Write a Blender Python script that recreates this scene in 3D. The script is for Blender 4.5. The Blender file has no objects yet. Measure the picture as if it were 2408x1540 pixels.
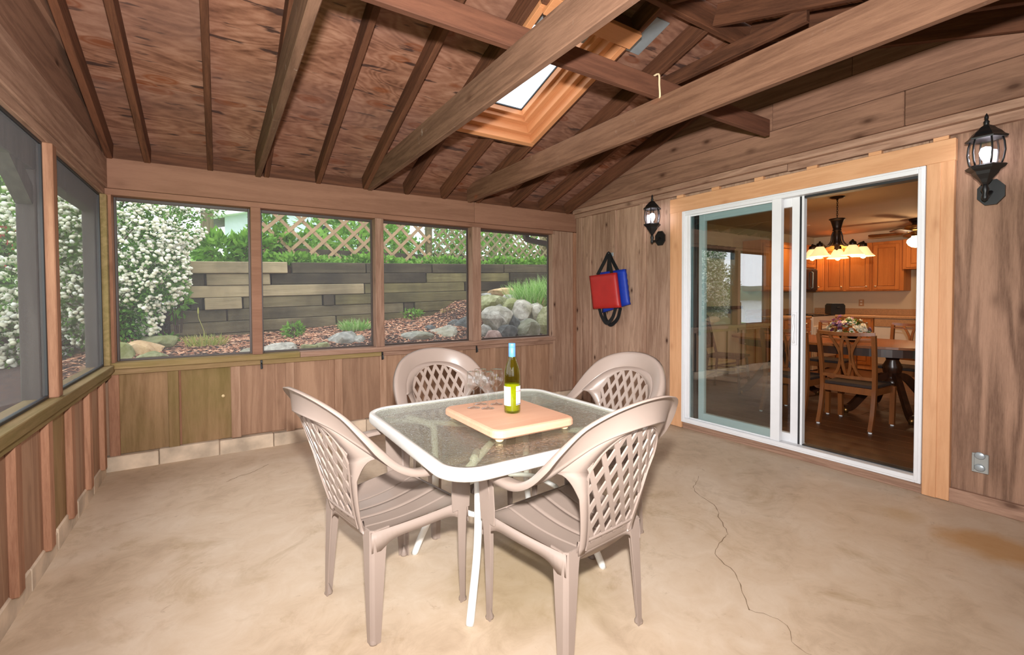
import bpy, bmesh, math, random
import numpy as np
from mathutils import Vector, Matrix, Euler, noise as mnoise

sc = bpy.context.scene
COL = sc.collection
PI = math.pi
random.seed(7)

# ------------------------------------------------------------------ camera, sky, lights, exposure
def look(pitch, yaw, roll):
    fwd = Vector((math.sin(yaw)*math.cos(pitch), math.cos(yaw)*math.cos(pitch), -math.sin(pitch)))
    right = Vector((math.cos(yaw), -math.sin(yaw), 0)); up = right.cross(fwd)
    r = right*math.cos(roll) + up*math.sin(roll); u = -right*math.sin(roll) + up*math.cos(roll)
    return Matrix(((r.x, u.x, -fwd.x), (r.y, u.y, -fwd.y), (r.z, u.z, -fwd.z)))
cam_d = bpy.data.cameras.new('camera'); cam = bpy.data.objects.new('camera', cam_d); COL.objects.link(cam)
cam_d.sensor_width = 36.0; cam_d.lens = 36.0*1081.64/2408; cam_d.shift_y = -43.0/2408; cam_d.clip_start = 0.02; cam_d.clip_end = 3000
cam.matrix_world = Matrix.Translation((0, 0, 1.2715)) @ look(.0238, .5678, -.0047).to_4x4()
sc.camera = cam

world = bpy.data.worlds.new('overcast'); sc.world = world; world.use_nodes = True
bg = world.node_tree.nodes['Background']; bg.inputs['Color'].default_value = (0.90, 0.95, 1.0, 1); bg.inputs['Strength'].default_value = 3.6

def light(name, kind, loc, power, color=(1, 1, 1), size=.05, target=None, **kw):
    d = bpy.data.lights.new(name, kind); d.energy = power; d.color = color
    if kind == 'AREA': d.size = size
    else: d.shadow_soft_size = size
    for k, v in kw.items(): setattr(d, k, v)
    o = bpy.data.objects.new(name, d); COL.objects.link(o); o.location = loc
    if target: o.rotation_euler = (Vector(target)-Vector(loc)).to_track_quat('-Z', 'Y').to_euler()
    return o
# the photographer's flash, a hand's breadth above the lens
light('camera_flash', 'SPOT', (0.0, -0.02, 1.52), 600, (1, .99, .98), .035, (2.2, 3.4, 2.75), spot_size=3.05, spot_blend=.95)

sc.view_settings.view_transform = 'Standard'; sc.view_settings.look = 'None'
sc.view_settings.gamma = 1.0; sc.view_settings.use_curve_mapping = False
sc.view_settings.exposure = 0.06
sc.cycles.use_denoising = True
sc.cycles.transparent_max_bounces = 24
sc.cycles.max_bounces = 8; sc.cycles.diffuse_bounces = 2
sc.cycles.sample_clamp_indirect = 6.0

# ------------------------------------------------------------------ materials
def lin(c):
    return tuple((x/255/12.92 if x/255 <= .04045 else ((x/255+.055)/1.055)**2.4) for x in c) + (1,)
class NT:
    def __init__(s, name):
        s.m = bpy.data.materials.new(name); s.m.use_nodes = True; s.t = s.m.node_tree
        s.p = s.t.nodes['Principled BSDF']; s.out = s.t.nodes['Material Output']
    def n(s, kind, **kw):
        x = s.t.nodes.new(kind)
        for k, v in kw.items():
            if k in x.inputs.keys(): s.set(x.inputs[k], v)
            else: setattr(x, k, v)
        return x
    def set(s, inp, v):
        if isinstance(v, bpy.types.NodeSocket): s.t.links.new(v, inp)
        elif hasattr(v, 'outputs'): s.t.links.new(v.outputs[0], inp)
        else: inp.default_value = v
    def math(s, op, a, b=None, c=None):
        x = s.t.nodes.new('ShaderNodeMath'); x.operation = op; s.set(x.inputs[0], a)
        if b is not None: s.set(x.inputs[1], b)
        if c is not None: s.set(x.inputs[2], c)
        return x.outputs[0]
    def mix(s, f, a, b, mode='MIX'):
        x = s.t.nodes.new('ShaderNodeMix'); x.data_type = 'RGBA'; x.blend_type = mode
        s.set(x.inputs[0], f); s.set(x.inputs[6], a); s.set(x.inputs[7], b); return x.outputs[2]
    def ramp(s, f, stops):
        x = s.t.nodes.new('ShaderNodeValToRGB'); s.set(x.inputs[0], f); e = x.color_ramp.elements
        while len(e) < len(stops): e.new(.5)
        for q, (pos, col) in zip(e, stops): q.position = pos; q.color = col if len(col) == 4 else tuple(col)+(1,)
        return x.outputs[0]
    def coords(s, scale=(1, 1, 1), rnd=40.0, kind='Object'):
        tc = s.t.nodes.new('ShaderNodeTexCoord'); oi = s.t.nodes.new('ShaderNodeObjectInfo')
        v = s.t.nodes.new('ShaderNodeVectorMath'); v.operation = 'MULTIPLY_ADD'
        s.t.links.new(tc.outputs[kind], v.inputs[0]); v.inputs[1].default_value = scale
        w = s.t.nodes.new('ShaderNodeVectorMath'); w.operation = 'SCALE'; w.inputs[0].default_value = (rnd, rnd*1.7, rnd*.6)
        s.t.links.new(oi.outputs['Random'], w.inputs['Scale']); s.t.links.new(w.outputs[0], v.inputs[2])
        s.rand = oi.outputs['Random']; return v.outputs[0]
    def noise(s, vec, scale, detail=4, rough=.5, dist=0):
        x = s.n('ShaderNodeTexNoise'); s.set(x.inputs['Vector'], vec); x.inputs['Scale'].default_value = scale
        x.inputs['Detail'].default_value = detail; x.inputs['Roughness'].default_value = rough; x.inputs['Distortion'].default_value = dist
        return x.outputs['Fac']
    def bump(s, h, strength=.3, dist=.01):
        b = s.n('ShaderNodeBump'); s.set(b.inputs['Height'], h); b.inputs['Strength'].default_value = strength; b.inputs['Distance'].default_value = dist
        s.set(s.p.inputs['Normal'], b.outputs[0]); return b.outputs[0]
    def base(s, col, rough=.6, metal=0, spec=.5):
        s.set(s.p.inputs['Base Color'], col); s.set(s.p.inputs['Roughness'], rough)
        s.p.inputs['Metallic'].default_value = metal; s.p.inputs['Specular IOR Level'].default_value = spec

def plain(name, rgb, rough=.5, metal=0, spec=.5, var=.06, nscale=9.0):
    t = NT(name); c = t.coords(); f = t.noise(c, nscale, 4)
    a = lin(rgb); d = tuple(x*(1-2*var) for x in a[:3])+(1,); u = tuple(min(1, x*(1+2*var)) for x in a[:3])+(1,)
    t.base(t.ramp(f, [(.3, d), (.7, u)]), rough, metal, spec); return t.m

def wood(name, dark, light_, axis, rings=7.0, knots=1.0, rough=.75, moss=None, mossamt=.5, mildew=0.0, fine=.5, cross=1.0, spec=.25, vary=.25, knotcol=(70, 42, 28), bumpy=.35):
    """sawn timber: stretched noise contours for the growth rings, fine streaks, scattered knots"""
    t = NT(name); sca = [10.0*cross]*3; sca['xyz'.index(axis)] = .75*cross
    c = t.coords(tuple(sca)); rnd = t.rand
    n1 = t.noise(c, 1.0, 3, .5, .35)
    band = t.math('MULTIPLY_ADD', t.math('SINE', t.math('MULTIPLY', n1, rings*6.28)), .5, .5)
    n2 = t.noise(c, 5.0, 9, .76)
    fine = .45+.55*fine
    f = t.math('ADD', t.math('MULTIPLY', band, 1-fine), t.math('MULTIPLY', n2, fine))
    n3 = t.noise(c, .35, 2); n4 = t.noise(c, 20.0, 4, .7)
    f = t.math('ADD', t.math('MULTIPLY', f, .78), t.math('MULTIPLY', n4, .30))
    f = t.math('ADD', t.math('MULTIPLY', f, .75), t.math('MULTIPLY', n3, .35))
    col = t.ramp(f, [(.34, lin(dark)), (.74, lin(light_))])
    if knots:
        sk = [9.0*cross]*3; sk['xyz'.index(axis)] = 4.6*cross
        ck = t.coords(tuple(sk))
        v = t.n('ShaderNodeTexVoronoi'); t.set(v.inputs['Vector'], ck); v.inputs['Scale'].default_value = .55 if knots <= 1 else .8
        k = t.ramp(v.outputs['Distance'], [(.04, (1, 1, 1)), (.09, (.45, .45, .45)), (.17, (0, 0, 0))])
        col = t.mix(t.math('MULTIPLY', k, .85*knots), col, lin(knotcol))
    if mildew:
        c2 = t.coords((1, 1, 1)); m = t.ramp(t.noise(c2, 9, 6, .7, .6), [(.62, (0, 0, 0)), (.70, (1, 1, 1))])
        m2 = t.ramp(t.noise(c2, 1.4, 2), [(.50, (0, 0, 0)), (.62, (1, 1, 1))])
        col = t.mix(t.math('MULTIPLY', t.math('MULTIPLY', m, m2), mildew), col, lin((205, 190, 180)))
    if moss:
        c3 = t.coords((1.2, 1.2, .6)); m = t.ramp(t.noise(c3, 1.6, 4, .6), [(.35, (0, 0, 0)), (.7, (1, 1, 1))])
        col = t.mix(t.math('MULTIPLY', m, mossamt), col, lin(moss))
    br = t.math('MULTIPLY_ADD', rnd, vary, 1-vary/2)
    hs = t.n('ShaderNodeHueSaturation'); t.set(hs.inputs['Color'], col); t.set(hs.inputs['Value'], br)
    t.base(hs.outputs[0], rough, 0, spec); t.bump(f, bumpy, .004)
    return t.m

M = {}
for ax in 'xyz':
    M['old_'+ax] = wood('weathered_board_'+ax, (128, 94, 76), (180, 144, 122), ax, 6, .8)
    M['dark_'+ax] = wood('rafter_'+ax, (64, 38, 26), (116, 74, 52), ax, 5, .4, vary=.35)
    M['cedar_'+ax] = wood('cedar_trim_'+ax, (208, 150, 106), (228, 174, 130), ax, 5, .35, .45, fine=.45, spec=.4, vary=.06, knotcol=(160, 95, 55), bumpy=.1)
    M['sky_'+ax] = wood('skylight_cedar_'+ax, (204, 134, 88), (220, 154, 106), ax, 2, .1, .5, vary=.1)
M['joist'] = wood('joist_wood', (84, 58, 44), (130, 96, 77), 'y', 5, .7, mildew=.8)
M['joist_clean'] = wood('joist_clean_wood', (94, 62, 46), (136, 98, 76), 'y', 5, .9, mildew=.15, knotcol=(150, 84, 56))
M['purlin'] = wood('purlin_wood', (78, 48, 36), (112, 72, 54), 'x', 5, .4)
M['low'] = wood('lower_board', (138, 104, 82), (168, 132, 106), 'z', 4, .25, fine=.35)
M['low_moss'] = wood('lower_mossy_board', (120, 90, 60), (160, 126, 92), 'z', 4, .25, moss=(104, 96, 42), mossamt=.7)
M['low_bat'] = wood('lower_batten', (144, 108, 84), (180, 144, 118), 'z', 4, .5, fine=.4)
M['low_red'] = wood('lower_red_batten', (126, 84, 62), (176, 130, 102), 'z', 4, .6)
M['gable'] = wood('gable_board', (112, 80, 64), (156, 116, 94), 'y', 5, 1.0)
M['header'] = wood('header_board', (130, 92, 72), (156, 114, 92), 'x', 3, .25, vary=.1)
M['sill_moss'] = wood('mossy_sill', (120, 96, 60), (160, 130, 96), 'x', 5, .3, moss=(120, 112, 50), mossamt=.5)
M['sill_moss_y'] = wood('mossy_sill_long', (112, 92, 54), (154, 128, 90), 'y', 5, .3, moss=(112, 102, 52), mossamt=.5)
M['right'] = wood('knotty_board', (138, 104, 84), (188, 154, 130), 'z', 6, 1.3, vary=.18)
M['plain_ply'] = wood('plywood_wall_sheet', (104, 76, 60), (176, 138, 114), 'z', 3.5, .6, fine=.2, cross=.9, vary=.1)

def plywood():
    t = NT('plywood_sheathing'); c = t.coords((.9, 2.6, 2.6))
    n1 = t.noise(c, 1.1, 3, .5, .8)
    band = t.math('MULTIPLY_ADD', t.math('SINE', t.math('MULTIPLY', n1, 95.0)), .5, .5)
    n2 = t.noise(c, 5, 5, .65); f = t.math('ADD', t.math('MULTIPLY', band, .13), t.math('MULTIPLY', n2, .87))
    col = t.ramp(f, [(.25, lin((96, 60, 44))), (.5, lin((148, 102, 80))), (.75, lin((180, 134, 110)))])
    ck = t.coords((1.9, 5.2, 5.2)); v = t.n('ShaderNodeTexVoronoi'); t.set(v.inputs['Vector'], ck); v.inputs['Scale'].default_value = 1.25
    k = t.ramp(v.outputs['Distance'], [(.10, (1, 1, 1)), (.17, (.35, .35, .35)), (.21, (.9, .9, .9)), (.27, (0, 0, 0))])
    col = t.mix(t.math('MULTIPLY', k, .85), col, lin((128, 66, 32)))
    cd = t.coords((2.6, 15, 15)); d = t.ramp(t.noise(cd, 1.5, 3, .5), [(.615, (0, 0, 0)), (.67, (1, 1, 1))])
    col = t.mix(t.math('MULTIPLY', d, .85), col, lin((50, 36, 34)))
    g = t.ramp(t.noise(c, .5, 2), [(.4, (0, 0, 0)), (.65, (1, 1, 1))])
    col = t.mix(t.math('MULTIPLY', g, .35), col, lin((128, 100, 92)))
    t.base(col, .8, 0, .2); t.bump(f, .4, .003); return t.m
M['ply'] = plywood()

def concrete():
    t = NT('stained_concrete'); c = t.coords((1, 1, 1), 0)
    n1 = t.noise(c, 1.3, 6, .62, .4); n2 = t.noise(c, 7, 6, .7, .8); n3 = t.noise(c, 60, 3)
    f = t.math('ADD', t.math('MULTIPLY', n1, .6), t.math('MULTIPLY', n2, .4))
    col = t.ramp(f, [(.30, lin((172, 146, 120))), (.48, lin((206, 181, 154))), (.66, lin((220, 199, 176)))])
    w = t.ramp(t.noise(c, 2.3, 5, .7, 1.2), [(.56, (0, 0, 0)), (.72, (1, 1, 1))]); col = t.mix(t.math('MULTIPLY', w, .45), col, lin((158, 128, 88)))
    d = t.ramp(t.noise(c, 11, 6, .75, .5), [(.62, (0, 0, 0)), (.74, (1, 1, 1))]); col = t.mix(t.math('MULTIPLY', d, .45), col, lin((138, 102, 72)))
    # rusty yellow stain beside the door post, with its own ragged outline
    def blob(cx, cy, rx, ry, colr, amt):
        nonlocal col
        m = t.n('ShaderNodeMapping'); t.set(m.inputs['Vector'], c); cx -= 1.52; cy -= 1.925; m.inputs['Location'].default_value = (-cx/rx, -cy/ry, 0); m.inputs['Scale'].default_value = (1/rx, 1/ry, 0)
        ln = t.n('ShaderNodeVectorMath', operation='LENGTH'); t.set(ln.inputs[0], m.outputs[0])
        e = t.math('ADD', ln.outputs['Value'], t.math('MULTIPLY_ADD', n1, 1.6, -.8))
        k = t.ramp(e, [(.45, (1, 1, 1)), (.95, (0, 0, 0))]); col = t.mix(t.math('MULTIPLY', k, amt), col, lin(colr))
    blob(3.30, .62, .26, .34, (194, 140, 76), .7)
    blob(3.34, 1.02, .18, .16, (178, 138, 78), .4)
    blob(1.2, 1.75, .45, .5, (160, 138, 92), .4)
    t.base(col, t.math('MULTIPLY_ADD', n2, .25, .5), 0, .35)
    t.bump(t.math('ADD', t.math('MULTIPLY', n3, .3), n2), .12, .004); return t.m
M['concrete'] = concrete()
M['post_out'] = wood('outer_post_wood', (62, 56, 54), (92, 84, 80), 'z', 4, .3)
M['block'] = plain('painted_block', (206, 184, 160), .85, var=.16, nscale=6)
M['crack'] = plain('crack_dark', (138, 114, 88), .9)
M['white'] = plain('white_vinyl', (240, 240, 242), .35, var=.01)
M['track'] = plain('dark_track', (40, 40, 42), .5)
M['black'] = plain('black_metal', (22, 22, 23), .42, 0, .5)
M['black_strap'] = plain('black_webbing', (20, 20, 22), .7)
M['screenframe'] = plain('bronze_screen_frame', (70, 58, 52), .5)
M['greymetal'] = plain('galvanised', (168, 176, 180), .35, .35)
M['outlet'] = plain('grey_cover', (168, 170, 166), .45, .3)
M['resin'] = plain('taupe_resin', (153, 135, 124), .34, var=.012)
M['tabwhite'] = plain('white_enamel', (238, 236, 230), .3, var=.02)
M['board'] = wood('chopping_board_wood', (198, 146, 116), (212, 164, 136), 'x', 2, 0, .55, fine=.6, vary=.02, bumpy=.05)
M['peg'] = plain('pale_peg', (238, 210, 160), .5)
M['red'] = plain('red_vinyl', (190, 42, 38), .45, var=.04)
M['blue'] = plain('blue_nylon', (26, 62, 178), .5, var=.06)
M['capblue'] = plain('pale_blue_cap', (92, 142, 204), .4)
M['label'] = plain('paper_label', (240, 236, 232), .6, var=.01)
M['labelred'] = plain('label_red_stripe', (186, 80, 60), .6)
M['labelnavy'] = plain('label_navy_stripe', (50, 60, 100), .6)
M['rope'] = plain('pale_rope', (224, 200, 160), .8)

def glassy(name, tint, refl, rough=0.0, ior=None, bump=None, diff=0.0, diffcol=(1, 1, 1, 1)):
    """thin sheet glass: tinted transmission plus a mirror reflection"""
    t = NT(name); t.t.nodes.remove(t.p)
    tr = t.n('ShaderNodeBsdfTransparent'); tr.inputs[0].default_value = tuple(tint)+(1,)
    gl = t.n('ShaderNodeBsdfGlossy'); gl.inputs['Roughness'].default_value = rough; gl.inputs['Color'].default_value = (1, 1, 1, 1)
    base = tr.outputs[0]
    if diff:
        df = t.n('ShaderNodeBsdfDiffuse'); df.inputs[0].default_value = diffcol
        mx0 = t.n('ShaderNodeMixShader'); mx0.inputs[0].default_value = diff; t.t.links.new(base, mx0.inputs[1]); t.t.links.new(df.outputs[0], mx0.inputs[2]); base = mx0.outputs[0]
    lw = t.n('ShaderNodeLayerWeight'); lw.inputs['Blend'].default_value = .5
    fac = t.math('MULTIPLY_ADD', t.math('POWER', lw.outputs['Facing'], 3.5), .85, refl+.02)
    if bump:
        c = t.coords((1, 1, 1), 0); nz = t.noise(c, bump[0], 2, .5, .6); b = t.n('ShaderNodeBump'); t.set(b.inputs['Height'], nz); b.inputs['Strength'].default_value = bump[1]; b.inputs['Distance'].default_value = .01
        t.set(gl.inputs['Normal'], b.outputs[0])
    mx = t.n('ShaderNodeMixShader'); t.set(mx.inputs[0], fac); t.t.links.new(base, mx.inputs[1]); t.t.links.new(gl.outputs[0], mx.inputs[2])
    t.t.links.new(mx.outputs[0], t.out.inputs['Surface']); return t.m
M['doorglass'] = glassy('tinted_door_glass', (.66, .80, .79), .22)
M['doorglass2'] = glassy('inner_door_glass', (.85, .9, .88), .03)
M['tableglass'] = glassy('rippled_table_glass', (.86, .88, .80), .10, .10, bump=(75, 1.0), diff=.05, diffcol=(.30, .33, .26, 1))
M['wineglass'] = glassy('clear_wine_glass', (.97, .975, .97), .06)
M['bottleglass'] = glassy('green_bottle_glass', (.74, .80, .26), .02)
M['wine'] = glassy('white_wine', (.86, .84, .30), 0, diff=.35, diffcol=(.72, .70, .06, 1))
M['lampglass'] = glassy('lantern_glass', (.93, .93, .93), .03)
M['skyglass'] = glassy('skylight_glass', (.95, .97, 1), .02)

def emit(name, rgb, strength):
    t = NT(name); t.base(lin(rgb), .5); t.p.inputs['Emission Color'].default_value = lin(rgb); t.p.inputs['Emission Strength'].default_value = strength; return t.m
M['bulb_cool'] = emit('cool_bulb', (246, 240, 255), 22)
M['bulb_warm'] = emit('warm_bulb', (255, 206, 140), 9)
M['shade_warm'] = emit('glowing_glass_shade', (255, 214, 150), .95)
M['globe_warm'] = emit('glowing_globe', (255, 236, 200), 3.0)

def mesh_screen():
    """fibreglass insect screen: the share of wire seen grows as the sheet is seen more edge-on, as a woven mesh does"""
    t = NT('insect_screen'); t.t.nodes.remove(t.p)
    g = t.n('ShaderNodeNewGeometry'); dt = t.n('ShaderNodeVectorMath', operation='DOT_PRODUCT')
    t.t.links.new(g.outputs['Normal'], dt.inputs[0]); t.t.links.new(g.outputs['Incoming'], dt.inputs[1])
    cs = t.math('MAXIMUM', t.math('ABSOLUTE', dt.outputs['Value']), .12)
    a = .085
    open_ = t.math('MULTIPLY', t.math('SUBTRACT', 1.0, t.math('DIVIDE', a, cs)), 1-a)
    fac = t.math('SUBTRACT', 1.0, t.math('MAXIMUM', open_, .12))
    tr = t.n('ShaderNodeBsdfTransparent'); df = t.n('ShaderNodeBsdfDiffuse'); df.inputs[0].default_value = (.34, .35, .37, 1)
    mx = t.n('ShaderNodeMixShader'); t.set(mx.inputs[0], fac); t.t.links.new(tr.outputs[0], mx.inputs[1]); t.t.links.new(df.outputs[0], mx.inputs[2])
    t.t.links.new(mx.outputs[0], t.out.inputs['Surface']); return t.m
M['screen'] = mesh_screen()

# ------------------------------------------------------------------ geometry helpers
def link(o, parent=None):
    COL.objects.link(o)
    if parent is not None: o.parent = parent
    return o
def mk(name, verts, faces, mat=None, parent=None, loc=(0, 0, 0), rot=(0, 0, 0), smooth=False):
    me = bpy.data.meshes.new(name); me.from_pydata([tuple(v) for v in verts], [], [tuple(f) for f in faces]); me.update()
    if smooth: me.polygons.foreach_set('use_smooth', [True]*len(me.polygons))
    if mat is not None: me.materials.append(M[mat] if isinstance(mat, str) else mat)
    o = bpy.data.objects.new(name, me); o.location = loc; o.rotation_euler = rot
    return link(o, parent)
def empty(name, loc=(0, 0, 0), rot=(0, 0, 0), parent=None):
    o = bpy.data.objects.new(name, None); o.location = loc; o.rotation_euler = rot; o.empty_display_size = .1
    return link(o, parent)
def tag(o, label=None, cat=None, group=None, kind=None):
    if label: o['label'] = label
    if cat: o['category'] = cat
    if group: o['group'] = group
    if kind: o['kind'] = kind
    return o
def thing(name, label, cat, loc=(0, 0, 0), rotz=0, group=None):
    return tag(empty(name, loc, (0, 0, rotz)), label, cat, group)
def struct(name, label=None):
    return tag(empty(name), label, None, None, 'structure')
def copy_tree(o, parent=None):
    c = o.copy(); link(c, parent)
    for ch in list(o.children): copy_tree(ch, c)
    return c
def chamfer_box(hx, hy, hz, b):
    """24-vertex box with bevelled edges, centred"""
    b = min(b, hx*.45, hy*.45, hz*.45); v = []; idx = {}
    for sx in (-1, 1):
        for sy in (-1, 1):
            for sz in (-1, 1):
                for k in range(3):
                    p = [sx*(hx-b), sy*(hy-b), sz*(hz-b)]; p[k] += (sx, sy, sz)[k]*b
                    idx[sx, sy, sz, k] = len(v); v.append(tuple(p))
    f = []
    for k in range(3):
        i, j = [(1, 2), (2, 0), (0, 1)][k]
        for s in (-1, 1):
            q = []
            for a, c in ((-1, -1), (1, -1), (1, 1), (-1, 1)):
                g = [0]*3; g[k] = s; g[i] = a; g[j] = c; q.append(idx[g[0], g[1], g[2], k])
            f.append(q if s > 0 else q[::-1])
    for k in range(3):                                   # edges along axis k
        i, j = [(1, 2), (2, 0), (0, 1)][k]
        for a in (-1, 1):
            for c in (-1, 1):
                g0 = [0]*3; g1 = [0]*3; g0[k] = -1; g1[k] = 1
                for g in (g0, g1): g[i] = a; g[j] = c
                q = [idx[tuple(g0)+(i,)], idx[tuple(g0)+(j,)], idx[tuple(g1)+(j,)], idx[tuple(g1)+(i,)]]
                f.append(q if a*c < 0 else q[::-1])
    for sx in (-1, 1):
        for sy in (-1, 1):
            for sz in (-1, 1):
                q = [idx[sx, sy, sz, 0], idx[sx, sy, sz, 1], idx[sx, sy, sz, 2]]
                f.append(q if sx*sy*sz > 0 else q[::-1])
    return v, f
def box(name, x, y, z, mat, parent=None, bev=.003, rot=(0, 0, 0)):
    """box between ranges, its origin at its own centre"""
    h = [(r[1]-r[0])/2 for r in (x, y, z)]; c = [(r[1]+r[0])/2 for r in (x, y, z)]
    v, f = chamfer_box(abs(h[0]), abs(h[1]), abs(h[2]), bev)
    return mk(name, v, f, mat, parent, c, rot)
class MB:
    def __init__(s): s.v = []; s.f = []
    def add(s, v, f):
        n = len(s.v); s.v += [tuple(p) for p in v]; s.f += [tuple(i+n for i in q) for q in f]; return s
    def box(s, x, y, z, bev=.002, R=None, o=(0, 0, 0)):
        h = [(r[1]-r[0])/2 for r in (x, y, z)]; c = Vector([(r[1]+r[0])/2 for r in (x, y, z)])
        v, f = chamfer_box(*h, bev)
        v = [Vector(p)+c for p in v]
        if R is not None: v = [R @ p for p in v]
        return s.add([p+Vector(o) for p in v], f)
    def tube(s, pts, r, n=8, caps=True):
        v, f = tube(pts, r, n, caps); return s.add(v, f)
    def lathe(s, prof, n=16, o=(0, 0, 0)):
        v, f = lathe(prof, n); return s.add([Vector(p)+Vector(o) for p in v], f)
    def out(s, name, mat, parent=None, smooth=False, loc=(0, 0, 0), rot=(0, 0, 0)):
        return mk(name, s.v, s.f, mat, parent, loc, rot, smooth)
def catmull(pts, n=6):
    P = [Vector(p) for p in pts]; P = [2*P[0]-P[1]]+P+[2*P[-1]-P[-2]]; out = []
    for i in range(1, len(P)-2):
        for k in range(n):
            t = k/n; a, b, c, d = P[i-1:i+3]
            out.append(.5*((2*b)+(c-a)*t+(2*a-5*b+4*c-d)*t*t+(3*b-a-3*c+d)*t**3))
    out.append(P[-2]); return out
def tangents(P):
    T = []
    for i in range(len(P)):
        a = P[max(0, i-1)]; b = P[min(len(P)-1, i+1)]; T.append((b-a).normalized())
    return T
def tube(pts, r, n=8, caps=True):
    P = [Vector(p) for p in pts]; T = tangents(P); rr = r if hasattr(r, '__len__') else [r]*len(P)
    ref = Vector((0, 0, 1)) if abs(T[0].z) < .9 else Vector((1, 0, 0)); u = (ref-T[0]*ref.dot(T[0])).normalized()
    v = []; f = []
    for i, p in enumerate(P):
        u = (u-T[i]*u.dot(T[i])).normalized(); w = T[i].cross(u)
        for k in range(n): a = 2*PI*k/n; v.append(p+(u*math.cos(a)+w*math.sin(a))*rr[i])
    for i in range(len(P)-1):
        for k in range(n): f.append((i*n+k, i*n+(k+1) % n, (i+1)*n+(k+1) % n, (i+1)*n+k))
    if caps: f.append(tuple(range(n))[::-1]); f.append(tuple(range((len(P)-1)*n, len(P)*n)))
    return v, f
def sweep(P, O, L, sec, caps=True):
    """closed section sec[(o,l)] or a list of sections carried along P in frames O, L"""
    v = []; f = []; ms = not isinstance(sec[0][0], (int, float)); m = len(sec[0]) if ms else len(sec)
    for i, p in enumerate(P):
        for (a, b) in (sec[i] if ms else sec): v.append(Vector(p)+O[i]*a+L[i]*b)
    for i in range(len(P)-1):
        for k in range(m): f.append((i*m+k, (i+1)*m+k, (i+1)*m+(k+1) % m, i*m+(k+1) % m))
    if caps: f.append(tuple(range(m))); f.append(tuple(range((len(P)-1)*m, len(P)*m))[::-1])
    return v, f
def thick(poly, t):
    """closed loop around an open 2-D polyline, t thick to its left"""
    q = [Vector(p) for p in poly]; off = []
    for i in range(len(q)):
        d = (q[min(i+1, len(q)-1)]-q[max(i-1, 0)]).normalized(); off.append(q[i]+Vector((-d.y, d.x))*t)
    return [tuple(p) for p in q]+[tuple(p) for p in reversed(off)]
def lathe(prof, n=16):
    v = []; f = []; m = len(prof)
    for (r, z) in prof:
        for k in range(n): a = 2*PI*k/n; v.append((r*math.cos(a), r*math.sin(a), z))
    for i in range(m-1):
        for k in range(n): f.append((i*n+k, i*n+(k+1) % n, (i+1)*n+(k+1) % n, (i+1)*n+k))
    if prof[0][0] > 1e-6: f.append(tuple(range(n))[::-1])
    if prof[-1][0] > 1e-6: f.append(tuple(range((m-1)*n, m*n)))
    return v, f
def prism(poly, z0, z1):
    n = len(poly); v = [(x, y, z0) for x, y in poly]+[(x, y, z1) for x, y in poly]
    f = [tuple(range(n))[::-1], tuple(range(n, 2*n))]+[(i, (i+1) % n, n+(i+1) % n, n+i) for i in range(n)]
    return v, f
def rrect(hx, hy, r, n=6):
    out = []
    for cx, cy, a0 in ((hx-r, hy-r, 0), (-hx+r, hy-r, 90), (-hx+r, -hy+r, 180), (hx-r, -hy+r, 270)):
        for k in range(n+1): a = math.radians(a0+90*k/n); out.append((cx+r*math.cos(a), cy+r*math.sin(a)))
    return out
def ico(sub):
    bm = bmesh.new(); bmesh.ops.create_icosphere(bm, subdivisions=sub, radius=1); bm.verts.ensure_lookup_table()
    v = [tuple(p.co) for p in bm.verts]; f = [tuple(q.index for q in p.verts) for p in bm.faces]; bm.free(); return v, f
ICO = {k: ico(k) for k in (1, 2, 3)}
# ================================================================== THE PORCH
XL, XR, YB, YF, YR = -.70, 3.82, 4.45, -.57, 1.945
# ---- floor
fl = box('floor', (-.86, 3.90), (-.75, 4.6), (-.12, 0), 'concrete', None, .001); tag(fl, None, None, None, 'structure')
def ribbon(name, pts, w, z, parent, mat):
    P = catmull([(x, y, z) for x, y in pts], 5); v = []; f = []
    for i, p in enumerate(P):
        a = P[max(0, i-1)]; b = P[min(len(P)-1, i+1)]; d = (b-a).normalized(); nrm = Vector((-d.y, d.x, 0)); ww = w*(.4+.9*random.random())/2
        j = Vector((random.uniform(-1, 1), random.uniform(-1, 1), 0))*.006
        v += [p+j+nrm*ww, p+j-nrm*ww]
    f = [(2*i, 2*i+1, 2*i+3, 2*i+2) for i in range(len(P)-1)]
    return mk(name, v, f, mat, parent, fl.location*-1)
ribbon('crack', [(2.86, 2.02), (2.68, 1.93), (2.60, 1.85), (2.52, 1.66), (2.42, 1.58), (2.30, 1.45), (2.22, 1.42), (2.06, 1.36), (1.99, 1.22), (1.92, 1.15), (1.80, 1.04)], .0045, .0012, fl, 'crack')
ribbon('crack', [(1.80, 1.04), (1.84, .92), (1.75, .84), (1.77, .74)], .0022, .0012, fl, 'crack')
ribbon('crack', [(.02, 3.75), (.10, 3.82), (.19, 3.86), (.30, 3.98)], .004, .0012, fl, 'crack')

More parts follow.
